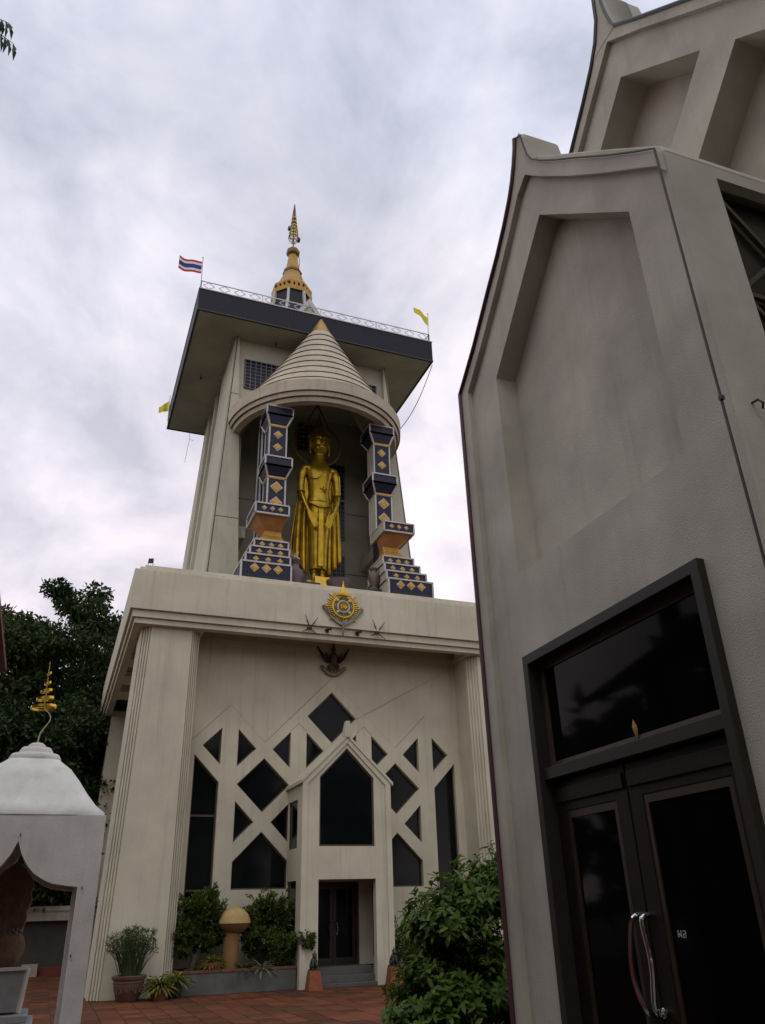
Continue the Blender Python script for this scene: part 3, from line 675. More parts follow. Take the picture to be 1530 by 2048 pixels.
# roof slab with tiled fascia
SX0, SX1, SY0, SY1 = 3.07, 16.59, 32.85, 45.0
q = M(); q.box(SX0 + .05, SX1 - .05, SY0 + .05, SY1 - .05, 30.56, 31.9); q.build('roof_slab', plaster_dark, tower)
frame_band(SX0, SX1, SY0, SY1, 30.60, 31.95, .05).build('tile_fascia', navy_f, tower)
frame_band(SX0 - .02, SX1 + .02, SY0 - .02, SY1 + .02, 30.53, 30.60, .12).build('drip_edge', blackm, tower)
frame_band(SX0 - .03, SX1 + .03, SY0 - .03, SY1 + .03, 31.95, 32.0, .35).build('roof_kerb', trim_w, tower)
for x, y in ((7.6, 34.1), (11.9, 34.1), (4.2, 38.5)):
    q = M(); q.tube([(x, y, 30.56), (x, y, 30.40)], .02); q.ball((x, y, 30.33), (.07, .07, .11)); q.build('soffit_lamp', iron, tower, smooth=True)
rl = bpy.data.objects.new('railing', None); COL.objects.link(rl); rl.location = (CX, 39, 32); attach(rl, tower)
def rail_side(a, b, npan=4, nd=4):
    a = Vector(a); b = Vector(b)
    for z, nm in ((.62, 'top_rail'), (.14, 'bottom_rail')):
        q = M(); q.bar(a + Vector((0, 0, z)), b + Vector((0, 0, z)), .045); q.build(nm, steel, rl)
    for i in range(npan + 1):
        p = a.lerp(b, i / npan); q = M(); q.bar(p, p + Vector((0, 0, .64)), .05); q.build('post', steel, rl)
    d = (b - a).normalized()
    for i in range(npan):
        for k in range(nd):
            c = a.lerp(b, (i + (k + .5) / nd) / npan) + Vector((0, 0, .38)); q = M()
            P = [c - d * .30, c + Vector((0, 0, .21)), c + d * .30, c - Vector((0, 0, .21))]
            for e_ in range(4): q.bar(P[e_], P[(e_ + 1) % 4], .028)
            q.build('diamond_bar', steel, rl)
ZR = 32.0
rail_side((3.15, 33.0, ZR), (16.5, 33.0, ZR)); rail_side((3.15, 33.0, ZR), (3.15, 44.9, ZR)); rail_side((16.5, 33.0, ZR), (16.5, 44.9, ZR)); rail_side((3.15, 44.9, ZR), (16.5, 44.9, ZR))

# spire
SC = (CX, 40.0, 0); A8 = R(22.5)
sp = M(); sp.lathe([(5.2, 32.0), (4.9, 33.2), (3.0, 34.6), (2.0, 36.6), (1.75, 37.4), (1.42, 38.0), (1.30, 39.1)], SC, 8, a0=A8); sp = sp.build('spire', navy_f, tower)
q = M()
for i in range(8):
    a = A8 + i * math.pi / 4
    P = lambda r, z: (SC[0] + r * math.cos(a), SC[1] + r * math.sin(a), z)
    q.bar(P(2.02, 36.6), P(1.77, 37.4), .16); q.bar(P(1.77, 37.4), P(1.44, 38.0), .16); q.bar(P(1.44, 38.0), P(1.32, 39.1), .16)
q.build('corner_strip', trim_w, sp)
q = M(); q.lathe([(1.40, 39.1), (1.42, 39.42), (1.2, 39.42)], SC, 8, a0=A8); q.build('gold_band', gold_sp, sp)
q = M(); q.lathe([(1.20, 39.42), (1.18, 39.72)], SC, 8, a0=A8); q.build('shadow_gap', ochre, sp)
q = M()
for i in range(8):
    a0, a1 = A8 + i * math.pi / 4, A8 + (i + 1) * math.pi / 4
    for t in (.18, .5, .82):
        x = SC[0] + 1.3 * lerp(math.cos(a0), math.cos(a1), t); y = SC[1] + 1.3 * lerp(math.sin(a0), math.sin(a1), t); q.box(x - .09, x + .09, y - .09, y + .09, 39.42, 39.70)
q.build('bracket', gold_sp, sp)
q = M(); q.lathe([(1.38, 39.70), (1.40, 39.86), (1.22, 39.98), (1.1, 40.0)], SC, 8, a0=A8); q.build('gold_band', gold_sp, sp)
q = M(); q.lathe([(1.22, 39.97), (1.02, 40.35), (.78, 40.95), (.60, 41.55)], SC, 8, a0=A8); q.build('bell', gold_sp, sp)
q = M(); q.lathe([(.66, 41.5), (.68, 41.62), (.58, 41.8), (.54, 41.8)], SC, 8, a0=A8); q.build('gold_band', gold_dk, sp)
q = M(); q.lathe([(.52, 41.78), (.40, 42.5), (.31, 43.3)], SC, 8, a0=A8); q.build('neck', gold_sp, sp)
q = M(); q.lathe([(.33, 43.22), (.46, 43.36), (.48, 43.62), (.38, 43.78), (.2, 43.8)], SC, 8, a0=A8); q.build('crown_ring', gold_dk, sp)
q = M(); q.tube([(SC[0] + .5, 38.75, 39.1), (SC[0] + .45, 38.95, 40.0), (SC[0] + .3, 39.4, 41.6), (SC[0] + .42, 39.7, 42.6), (SC[0] + .3, 39.7, 43.4)], .022, 5); q.build('lightning_cable', iron, sp)
fin = M(); fin.tube([(SC[0], 40, 43.7), (SC[0], 40, 48.35)], [.05, .02], 6)
for i in range(8):
    a = i * math.pi / 4; fin.tube([(SC[0] + r_ * math.cos(a), 40 + r_ * math.sin(a), z) for r_, z in ((.05, 44.45), (.30, 44.65), (.36, 44.95), (.30, 45.5), (.20, 46.4), (.10, 47.4), (.02, 48.3))], .018, 4)
for r_, z in ((.36, 44.95), (.33, 45.25), (.29, 45.6), (.25, 45.95), (.21, 46.3), (.17, 46.7), (.13, 47.1), (.09, 47.5)): fin.ring((SC[0], 40, z), r_, .02, 14, 4)
fin.build('umbrella_finial', gold_dk, sp)
q = M()
for r_, z, n in ((.30, 45.1, 9), (.27, 45.42, 9), (.23, 45.78, 8), (.19, 46.12, 7), (.15, 46.5, 6), (.11, 46.9, 5)):
    for i in range(n): q.ball((SC[0] + r_ * math.cos(6.283 * i / n), 40 + r_ * math.sin(6.283 * i / n), z), .075, 6, 4)
q.build('finial_beads', gold_br, sp, smooth=True, kind='stuff')
q = M(); q.box(SC[0] - .42, SC[0] - .30, 39.9, 40.1, 45.65, 45.92); q.box(SC[0] + .28, SC[0] + .46, 39.85, 40.1, 44.75, 45.0); q.build('finial_lamp', blackm, sp)
dm = M()
tri = [(9.27 - 9.99, 34.8), (0, 35.9), (10.7 - 9.99, 34.8)]
dm.plate(off([(-1.6, 33.4), (0, 35.95), (1.6, 33.4)], CX + .15), [off([(-1.25, 33.45), (0, 35.45), (1.25, 33.45)], CX + .15)], 'xz', 35.9, 36.1); dm = dm.build('dormer', trim_w, sp)
q = M(); q.plate(off([(-1.3, 33.4), (0, 35.5), (1.3, 33.4)], CX + .15), [], 'xz', 36.0, 38.3); q.build('dormer_wall', plaster_dark, sp)

# ------------------------------------------------------------------ golden statue
SX, SY = 9.80, 32.85
statue = thing('standing_statue', 'tall golden standing statue with both hands lowered in front, in the tower niche', 'statue', (SX, SY, 15.74))
def ell(a, b, cy, z, n=24, cx=0.0, pw=1.0):
    out_ = []
    for k in range(n):
        t = 2 * math.pi * k / n; c, s_ = math.cos(t), math.sin(t)
        out_.append((SX + cx + a * math.copysign(abs(c) ** pw, c), SY + cy + b * math.copysign(abs(s_) ** pw, s_), z))
    return out_
B = M()
KEY = np.array([(.42, .36, 0, 16.55), (.43, .37, 0, 16.75), (.45, .38, 0, 17.6), (.50, .40, 0, 18.4), (.57, .42, 0, 19.1), (.61, .43, 0, 19.7), (.60, .42, 0, 20.05),
    (.54, .38, -.02, 20.4), (.50, .36, -.02, 20.75), (.54, .39, -.03, 21.15), (.62, .42, -.04, 21.55), (.72, .40, -.02, 21.9), (.68, .33, 0, 22.12), (.46, .28, .02, 22.32), (.31, .26, .02, 22.5), (.28, .26, .01, 22.7), (.28, .26, .0, 23.0)])
zs_ = np.linspace(16.55, 23.0, 90); kk = [np.interp(zs_, KEY[:, 3], KEY[:, c]) for c in range(3)]
for c in range(3):
    for _ in range(6): kk[c][1:-1] = (kk[c][:-2] + 2 * kk[c][1:-1] + kk[c][2:]) / 4
B.loft([ell(kk[0][i], kk[1][i], kk[2][i], zs_[i], 32) for i in range(90)])
B.loft([ell(.98, .10, .22, z, 20) for z in (20.1, 20.6, 21.2)] + [ell(.90, .12, .18, 21.7, 20), ell(.62, .12, .14, 22.1, 20)])
# head, ears, face
B.ball((SX, SY - .02, 23.60), (.46, .48, .72), 20, 14)
B.ball((SX, SY - .13, 23.18), (.37, .34, .34), 16, 10)
B.loft([[(SX - .05, SY - .47, 23.62), (SX + .05, SY - .47, 23.62), (SX + .05, SY - .3, 23.62), (SX - .05, SY - .3, 23.62)], [(SX - .085, SY - .58, 23.36), (SX + .085, SY - .58, 23.36), (SX + .08, SY - .3, 23.33), (SX - .08, SY - .3, 23.33)]])
for s_ in (-1, 1):
    B.tube([(SX + s_ * .05, SY - .47, 23.66), (SX + s_ * .18, SY - .46, 23.76), (SX + s_ * .33, SY - .34, 23.68)], .045, 6)          # brow
    B.ball((SX + s_ * .18, SY - .40, 23.56), (.11, .07, .05), 10, 6)
    B.loft([ell(.05, .13, .02, 23.75, 10, s_ * .49), ell(.07, .14, .02, 23.5, 10, s_ * .52), ell(.05, .10, .0, 23.2, 10, s_ * .50), ell(.06, .09, .0, 22.9, 10, s_ * .47)])
B.tube([(SX - .19, SY - .43, 23.23), (SX - .10, SY - .48, 23.19), (SX, SY - .50, 23.18), (SX + .10, SY - .48, 23.19), (SX + .19, SY - .43, 23.23)], [.018, .03, .035, .03, .018], 6)
B.tube([(SX - .17, SY - .43, 23.21), (SX - .08, SY - .475, 23.12), (SX, SY - .49, 23.10), (SX + .08, SY - .475, 23.12), (SX + .17, SY - .43, 23.21)], [.018, .03, .035, .03, .018], 6)
for s_ in (-1, 1): B.ball((SX + s_ * .66, SY + .0, 21.98), (.32, .27, .24), 16, 10)
# arms, hands with five fingers
for s_ in (-1, 1):
    B.tube([(SX + s_ * .66, SY + .02, 22.0), (SX + s_ * .80, SY + .02, 21.92), (SX + s_ * .88, SY + .01, 21.72), (SX + s_ * .92, SY, 21.4), (SX + s_ * .94, SY - .02, 21.0), (SX + s_ * .93, SY - .05, 20.6)], [.20, .23, .225, .20, .18, .185], 18)
    B.tube([(SX + s_ * .93, SY - .05, 20.66), (SX + s_ * .87, SY - .2, 20.25), (SX + s_ * .77, SY - .36, 19.8), (SX + s_ * .66, SY - .46, 19.45)], [.155, .145, .115, .09], 12)
    P0 = Vector((SX + s_ * .66, SY - .46, 19.47)); dirn = Vector((-s_ * .42, -.10, -.90)).normalized(); side = Vector((s_ * .9, .08, -.42)).normalized(); nrm = Vector((0, -1, .1)).normalized()
    # palm as a flattened loft
    rings = []
    for t, hw, th in ((0, .09, .085), (.14, .13, .075), (.32, .17, .07), (.46, .175, .06), (.52, .165, .05)):
        c = P0 + dirn * t
        rings.append([c + side * hw * math.cos(2 * math.pi * k / 12) + nrm * th * math.sin(2 * math.pi * k / 12) for k in range(12)])
    B.loft(rings)
    for k, (o_, L_) in enumerate(((-.125, .56), (-.045, .66), (.04, .60), (.12, .46))):
        b0 = P0 + dirn * .48 + side * (-o_); d2 = (dirn + side * (-o_ * .35)).normalized()
        B.tube([b0 - d2 * .05, b0 + d2 * L_ * .4 + nrm * .015, b0 + d2 * L_ * .72, b0 + d2 * L_ - nrm * .03], [.044, .042, .037, .024], 8)
    tb = P0 + dirn * .16 - side * .11
    B.tube([tb, tb + dirn * .16 - side * .09 + nrm * .03, tb + dirn * .34 - side * .10 + nrm * .03, tb + dirn * .48 - side * .07], [.05, .045, .038, .024], 8)
# legs and feet
for s_ in (-1, 1):
    B.tube([(SX + s_ * .2, SY, 16.9), (SX + s_ * .2, SY, 16.4), (SX + s_ * .2, SY + .02, 16.0)], [.17, .135, .13], 12)
    B.loft([[(SX + s_ * .2 + .13 * math.cos(t), SY - .02 + y, 15.76 + max(0, h) * (math.sin(t) * .5 + .5)) for t in [2 * math.pi * k / 10 for k in range(10)]] for y, h in ((.2, .16), (.05, .3), (-.2, .22), (-.4, .14), (-.52, .09))])
B.loft([ell(.60, .43, 0, 19.78), ell(.64, .46, 0, 19.86), ell(.635, .455, 0, 20.02), ell(.585, .42, 0, 20.1)])      # belt
B.tube([(SX - .62, SY - .30, 20.0), (SX - .3, SY - .46, 19.78), (SX, SY - .49, 19.70), (SX + .3, SY - .46, 19.78), (SX + .62, SY - .3, 20.0)], .05, 6)
B.box(SX - .14, SX + .14, SY - .47, SY - .34, 16.6, 19.7)
body = B.build('body', gold_st, statue, smooth=True, angle=180)
rm = body.modifiers.new('join', 'REMESH'); rm.mode = 'VOXEL'; rm.voxel_size = 0.024; rm.use_smooth_shade = True
sm = body.modifiers.new('soften', 'SMOOTH'); sm.factor = 0.5; sm.iterations = 5
# robe falling from the elbows, with folds and a curved hem
def robe(s_):
    nu, nv = 26, 20; V = []; F = []
    for j in range(nv + 1):
        v = j / nv
        for i in range(nu + 1):
            u = i / nu
            x_in = lerp(.50, .44, v); x_out = lerp(.98, 1.36, min(1, v * 1.25) ** .8) if s_ < 0 else lerp(.98, 1.20, min(1, v * 1.1) ** .7)
            x = lerp(x_in, x_out, u); ztop = lerp(20.2, 20.7, u)
            zb_ = lerp(16.32, 17.25, u ** 1.3) + .07 * math.sin(u * 19); z = lerp(ztop, zb_, v)
            y = .16 + .10 * u + (.03 + .10 * v) * math.sin(u * 17 + 1.2 * v + s_) - .12 * v * math.sin(u * 3)
            V.append((SX + s_ * x, SY + y, z))
    for j in range(nv):
        for i in range(nu): F.append((j * (nu + 1) + i, j * (nu + 1) + i + 1, (j + 1) * (nu + 1) + i + 1, (j + 1) * (nu + 1) + i))
    mm = M(); mm.add(V, F); o = mm.build('robe', gold_st, statue, smooth=True, angle=80); so = o.modifiers.new('thick', 'SOLIDIFY'); so.thickness = .06
robe(-1); robe(1)
q = M(); q.tube(smoothp([(SX - .54, SY - .30, 21.35), (SX - .26, SY - .43, 21.25), (SX - .05, SY - .455, 21.42), (SX + .12, SY - .45, 21.7), (SX + .32, SY - .37, 22.02)]), .026, 6); q.build('robe_edge', gold_st, statue, smooth=True)
for s_ in (-1, 1):
    q = M(); q.tube([(SX + s_ * .93 + .2 * math.cos(t), SY - .05 + .2 * math.sin(t), 20.6) for t in [6.283 * k / 14 for k in range(15)]], .022, 5); q.build('sleeve_hem', gold_st, statue, smooth=True)
    q = M(); q.ring((SX + s_ * .2, SY, 16.42), .15, .035, 14, 5); q.build('anklet', gold_st, statue, smooth=True)
for z in (22.56, 22.72):
    q = M(); q.ring((SX, SY + .01, z), .275, .022, 18, 5, sy=.95); q.build('neck_fold', gold_st, statue, smooth=True)
q = M()
for s_ in (-1, 1): q.ball((SX + s_ * .19, SY - .455, 23.55), (.085, .03, .022), 8, 5)
q.build('eye', blackm, statue, smooth=True)
hair = M(); hair.ball((SX, SY + .08, 23.92), (.54, .50, .46), 18, 10); hair.ball((SX, SY + .10, 24.40), (.27, .27, .26), 14, 8)
for j in range(8):
    ph = .12 + j * .19; n_ = int(22 * math.cos(ph)) + 3
    for i in range(n_):
        t = 6.283 * (i + .5 * (j % 2)) / n_; x, y = math.cos(t) * math.cos(ph), math.sin(t) * math.cos(ph)
        if y < -.35 and j < 3: continue
        hair.ball((SX + .56 * x, SY + .08 + .52 * y, 23.86 + .50 * math.sin(ph)), (.055, .055, .08), 6, 4)
hair.build('hair', gold_st, statue, smooth=True)
q = M(); q.lathe([(.14, 24.6), (.2, 24.75), (.15, 24.95), (.07, 25.2), (.01, 25.5)], (SX, SY + .08, 0), 8); q.build('flame_finial', gold_dk, statue, smooth=True)
halo = M(); ctr = (SX + .0, SY + .45, 23.78); pts = []
for k in range(33):
    a = R(-90 + 150 * k / 32 if False else -90) ; 
for t in np.linspace(-150, 150, 41):
    a = R(t); pts.append((ctr[0] + 1.25 * math.sin(a), ctr[1], ctr[2] - 1.25 * math.cos(a)))
arcp = pts
halo.tube(arcp, .05, 6)
for s_ in (-1, 1): halo.tube([(ctr[0] + s_ * 1.25 * math.sin(R(150)), ctr[1], ctr[2] - 1.25 * math.cos(R(150))), (ctr[0] + s_ * .35, ctr[1], 25.5), (ctr[0], ctr[1], 26.3)], .045, 6)
halo.tube([(ctr[0], ctr[1], 23.9), (ctr[0], ctr[1], 25.0)], .04, 5)
halo.build('halo', gold_dk, statue, smooth=True)
# sash ornament on the belly, a small dark star of fallen leaf-work
q = M()
for a in range(5):
    t0 = a * 1.2566; q.bar((SX + .12, SY - .40, 20.72), (SX + .12 + .2 * math.sin(t0), SY - .41, 20.72 + .2 * math.cos(t0)), .035)
q.build('star_mark', gold_dk, statue)

q = M(); q.box(8.9, 10.85, 31.9, 34.0, 14.35, 15.2); q.build('dark_plinth_tmp', blackm) if False else None
pl = M(); pl.loft([[(8.75, 31.75, 14.35), (10.85, 31.75, 14.35), (10.85, 33.9, 14.35), (8.75, 33.9, 14.35)], [(8.85, 31.85, 15.55), (10.75, 31.85, 15.55), (10.75, 33.8, 15.55), (8.85, 33.8, 15.55)]])
ped = thing('statue_plinth', 'dark plinth with bright gold front block under the golden statue', 'plinth', (SX, 32.8, 14.35)); pl.build('base', blackm, ped, bevel=.02)
q = M(); q.box(9.27, 10.26, 31.5, 33.4, 14.4, 15.72); q.build('gold_block', gold_br, ped, bevel=.02)
q = M(); q.box(9.05, 9.27, 32.1, 33.3, 15.5, 15.74); q.build('gold_step', gold_st, ped)
# floor objects on the ledge
def vase(x, y, z, h, label, grp):
    v = M(); v.lathe([(.16 * h, 0), (.2 * h, .04 * h), (.11 * h, .14 * h), (.16 * h, .3 * h), (.25 * h, .55 * h), (.24 * h, .68 * h), (.13 * h, .8 * h), (.12 * h, .88 * h), (.2 * h, 1.0 * h), (.17 * h, 1.0 * h), (.1 * h, .9 * h)], (x, y, z), 16)
    t = thing('vase', label, 'vase', (x, y, z), group=grp); v.build('vase_body', mauve, t, smooth=True); return t
v1 = vase(8.08, 30.6, 14.35, 1.55, 'tall mauve flower vase beside the left stepped tiled column base', 'mauve vases on the niche ledge')
q = M(); random.seed(3)
for k in range(9): q.tube([(8.08, 30.6, 15.8), (8.08 + random.uniform(-.12, .12), 30.6, 16.05), (8.08 + random.uniform(-.22, .22), 30.6 + random.uniform(-.1, .1), 16.2 + random.uniform(-.05, .2))], .014, 4)
for k in range(5): q.ball((8.08 + random.uniform(-.15, .2), 30.6 + random.uniform(-.1, .1), 16.0 + random.uniform(0, .15)), .05, 6, 4)
q.build('dried_flowers', MATS['emblem_cream'], v1)
v2 = vase(11.75, 30.6, 14.95, 1.05, 'mauve vase standing on a black box by the right tiled column', 'mauve vases on the niche ledge')
q = M(); q.loft([[(11.25, 30.1, 14.35), (11.95, 30.1, 14.35), (11.95, 31.0, 14.35), (11.25, 31.0, 14.35)], [(11.4, 30.3, 14.95), (12.0, 30.3, 14.95), (12.0, 31.0, 14.95), (11.4, 31.0, 14.95)]])
o = q.build('floodlight_box', blackm, bevel=.02); tag(o, 'black sloping floodlight box under the vase by the right column', 'floodlight')
q = M(); q.lathe([(.2, 0), (.24, .05), (.2, .12), (.42, .4), (.56, .72), (.57, .78), (.53, .78), (.4, .45), (.1, .3)], (10.05, 30.45, 14.35), 22)
t = thing('incense_bowl', 'round mauve incense bowl on the ledge in front of the gold plinth', 'bowl', (10.05, 30.45, 14.35)); q.build('bowl_body', mauve, t, smooth=True)
q = M(); q.loft([[(8.75, 30.35, 14.35), (9.2, 30.35, 14.35), (9.2, 30.8, 14.35), (8.75, 30.8, 14.35)], [(8.62, 30.4, 14.95), (9.2, 30.4, 14.95), (9.2, 30.8, 14.95), (8.62, 30.8, 14.95)]])
tag(q.build('floodlight_box', blackm, bevel=.02), 'low black floodlight box left of the gold plinth', 'floodlight')

# emblem on the parapet
EX, EY, EZ = 9.64, 28.75, 13.28
emb = thing('sunburst_emblem', 'gilded sunburst emblem with pointed crown above grey ribbon on the parapet', 'emblem', (EX, EY, EZ))
q = M()
for k in range(40):
    a = 2 * math.pi * k / 40; big = (k % 5 == 0); r1 = .80 if big else (.71 if k % 2 else .67); wd = .034 if big else .028
    c, s_ = math.cos(a), math.sin(a)
    P = lambda r, t_, y: (EX + r * c - t_ * s_, y, EZ + r * s_ + t_ * c)
    q.loft([[P(.40, -wd, EY - .02), P(.40, wd, EY - .02), P(.40, wd * .4, EY - .13), P(.40, -wd * .4, EY - .13)], [P(r1, -wd * .7, EY - .02), P(r1, wd * .7, EY - .02), P(r1, wd * .4, EY - .06), P(r1, -wd * .4, EY - .06)]])
q.build('sun_rays', gold_br, emb)
def disc(r, y0, y1, n=32, sz=1.0):
    mm = M(); mm.loft([[(EX + r * math.cos(2 * math.pi * k / n), y0, EZ + r * sz * math.sin(2 * math.pi * k / n)) for k in range(n)], [(EX + r * .96 * math.cos(2 * math.pi * k / n), y1, EZ + r * .96 * sz * math.sin(2 * math.pi * k / n)) for k in range(n)]]); return mm
disc(.56, EY, EY - .05).build('back_disc', gold_dk, emb)
disc(.44, EY, EY - .12).build('green_disc', emb_green, emb)
q = M(); q.ring((EX, EY - .12, EZ), .45, .03, 36, 6, normal='y'); q.build('gold_rim', gold_br, emb, smooth=True)
q = M(); q.ring((EX, EY - .13, EZ), .24, .045, 28, 6, normal='y'); q.build('pearl_ring', gold_edge, emb, smooth=True)
disc(.2, EY - .1, EY - .17).build('centre_roundel', gold_dk, emb)
q = M()
for k in range(3):
    q.ring((EX - .06 + .06 * k, EY - .18, EZ + .04 * (k % 2)), .065, .016, 14, 5, normal='y')
q.tube([(EX - .12, EY - .18, EZ - .1), (EX - .02, EY - .19, EZ - .05), (EX + .05, EY - .18, EZ - .12), (EX + .13, EY - .18, EZ + .02)], .018, 5)
q.build('cipher_relief', gold_br, emb, smooth=True)
q = M()
for a in (45, 135, 225, 315): q.ball((EX + .35 * math.cos(R(a)), EY - .14, EZ + .35 * math.sin(R(a))), .065, 10, 6)
q.build('pearl', emb_white, emb, smooth=True)
q = M()
for a in (0, 180, 90, 270): q.ball((EX + .35 * math.cos(R(a)), EY - .13, EZ + .35 * math.sin(R(a))), (.04, .03, .1), 8, 5)
q.build('white_tassel', emb_grey, emb, smooth=True)
cr = M(); cr.lathe([(.24, .46), (.26, .50), (.20, .52), (.21, .57), (.16, .59), (.165, .64), (.12, .66), (.115, .73), (.075, .75), (.06, .86), (.03, .94), (.008, 1.14)], (EX, EY - .12, EZ), 14, sy=.45); cr.build('crown', gold_br, emb, smooth=True, angle=25)
rb = M(); N_ = 26; top = []; bot = []
for k in range(N_ + 1):
    t = -1 + 2 * k / N_; x = .80 * t; z0 = -.78 + .66 * abs(t) ** 1.7; z1 = z0 + .17 + .05 * math.sin(t * 14)
    top.append((x, z1)); bot.append((x, z0))
rb.plate(off([(x, z + EZ) for x, z in bot + top[::-1]], EX), [], 'xz', EY - .10, EY - .01); rb.build('ribbon', emb_grey, emb, smooth=True)
for s_ in (-1, 1):
    q = M(); q.tube([(EX + s_ * .8, EY - .06, EZ - .12), (EX + s_ * .86, EY - .08, EZ - .02), (EX + s_ * .80, EY - .08, EZ + .02), (EX + s_ * .70, EY - .07, EZ - .12), (EX + s_ * .62, EY - .07, EZ - .3), (EX + s_ * .3, EY - .08, EZ - .5)], [.05, .04, .03, .05, .05, .03], 6); q.build('ribbon_curl', emb_grey if s_ > 0 else gold_dk, emb, smooth=True)
q = M(); q.tube([(EX, EY - .06, EZ - .72), (EX + .02, EY - .06, EZ - 1.0), (EX, EY + .02, EZ - 1.2)], [.07, .05, .03], 6); q.build('ribbon_tail', emb_grey, emb, smooth=True)
# bird emblem on the wall below
GX, GY, GZ = 9.86, 30.72, 11.62
gar = thing('winged_bird_emblem', 'dark winged bird figure emblem above a scroll, under the cornice', 'emblem', (GX, GY, GZ))
q = M(); q.tube([(GX, GY - .1, GZ - .18), (GX, GY - .16, GZ + .02), (GX, GY - .15, GZ + .2), (GX, GY - .12, GZ + .3)], [.1, .14, .15, .08], 10); q.ball((GX, GY - .16, GZ + .40), (.085, .1, .1), 10, 7); q.tube([(GX, GY - .25, GZ + .40), (GX, GY - .33, GZ + .36)], [.035, .008], 6)
for s_ in (-1, 1): q.tube([(GX + s_ * .12, GY - .12, GZ + .22), (GX + s_ * .26, GY - .14, GZ + .1), (GX + s_ * .34, GY - .16, GZ + .3)], [.05, .04, .03], 6)
for s_ in (-1, 1): q.tube([(GX + s_ * .07, GY - .12, GZ - .12), (GX + s_ * .2, GY - .18, GZ - .28), (GX + s_ * .12, GY - .1, GZ - .44)], [.08, .07, .04], 6)
q.build('body', emb_red, gar, smooth=True)
q = M(); q.lathe([(.1, .46), (.08, .54), (.05, .62), (.015, .82)], (GX, GY - .12, GZ), 8); q.build('pointed_crown', gold_dk, gar, smooth=True)
for s_ in (-1, 1):
    q = M()
    for k in range(8):
        t = k / 7; b0 = (GX + s_ * (.08 + .1 * t), GY - .05 - .01 * k, GZ + .02 + .10 * t); tip = (GX + s_ * lerp(.40, .70, t), GY - .04 - .008 * k, GZ + lerp(.10, .56, t)); mid = (GX + s_ * lerp(.28, .46, t), GY - .07 - .008 * k, GZ + lerp(-.04, .14, t))
        q.tube([b0, mid, tip], [.04, .075, .03], 6)
    q.build('wing', blackm, gar, smooth=True)
q = M()
for k in range(9):
    a = R(-60 + 15 * k); q.tube([(GX, GY - .06, GZ - .15), (GX + .2 * math.sin(a), GY - .08, GZ - .15 - .2 * math.cos(a)), (GX + .32 * math.sin(a), GY - .05, GZ - .12 - .3 * math.cos(a))], [.03, .045, .015], 5)
q.build('tail_feathers', emb_green, gar, smooth=True)
q = M(); P_ = []; P2 = []
for k in range(17):
    t = -1 + k / 8; P_.append((GX + .48 * t, GZ - .66 + .26 * t * t)); P2.append((GX + .48 * t, GZ - .50 + .27 * t * t))
q.plate(P_ + P2[::-1], [], 'xz', GY - .08, GY + .01); q.build('scroll', emb_grey, gar)
q = M(); q.tube([(x, GY - .09, z) for x, z in P_], .018, 5); q.tube([(x, GY - .09, z) for x, z in P2], .018, 5)
for s_ in (-1, 1): q.ring((GX + s_ * .50, GY - .08, GZ - .30), .06, .022, 12, 5, normal='y')
q.build('scroll_edge', gold_dk, gar, smooth=True)
for k, (x, z, lb) in enumerate(((8.30, 12.30, 'spiky dark star-shaped lamp bracket on the moulding left of the sunburst emblem'), (11.16, 12.38, 'spiky dark star-shaped lamp bracket on the moulding right of the sunburst emblem'))):
    t = thing('star_bracket', lb, 'light bracket', (x, 28.85, z), group='star brackets on the cornice')
    for dx, dz in ((-.26, .5), (.28, .42), (-.36, -.22), (.30, -.32)):
        q = M(); q.tube([(x, 28.8, z), (x + dx * .6, 28.7, z + dz * .62), (x + dx, 28.62, z + dz)], [.024, .02, .010], 5); q.build('prong', iron, t, smooth=True)
    q = M(); q.ball((x, 28.78, z), .07, 8, 5); q.tube([(x - .02, 28.78, z), (x - .14, 28.7, z - .02), (x - .1, 28.72, z - .1)], .03, 5); q.build('hub', iron, t, smooth=True)
for x, lb in ((9.03, 'small dark spotlight on the moulding, left of the ribbon tail'), (10.31, 'small dark spotlight on the moulding, right of the ribbon tail')):
    t = thing('cornice_spotlight', lb, 'spotlight', (x, 28.85, 12.27), group='small spotlights under the emblem')
    q = M(); q.tube([(x - .09, 28.80, 12.28), (x + .02, 28.66, 12.30), (x + .1, 28.62, 12.32)], [.05, .06, .075], 8); q.build('lamp_head', iron, t, smooth=True); q = M(); q.box(x - .06, x + .04, 28.76, 28.86, 12.2, 12.30); q.build('bracket', iron, t)
t = thing('parapet_floodlight', 'small black floodlight on the left corner of the parapet', 'floodlight', (1.98, 29.3, 14.35))
q = M(); q.loft([[(1.88, 29.18, 14.47), (2.08, 29.18, 14.50), (2.08, 29.18, 14.66), (1.88, 29.18, 14.63)], [(1.91, 29.36, 14.49), (2.06, 29.36, 14.51), (2.06, 29.36, 14.62), (1.91, 29.36, 14.60)]]); q.build('lamp_head', blackm, t, bevel=.01)
for x in (1.89, 2.07):
    q = M(); q.bar((x, 29.27, 14.35), (x, 29.27, 14.55), .022); q.build('bracket', blackm, t)

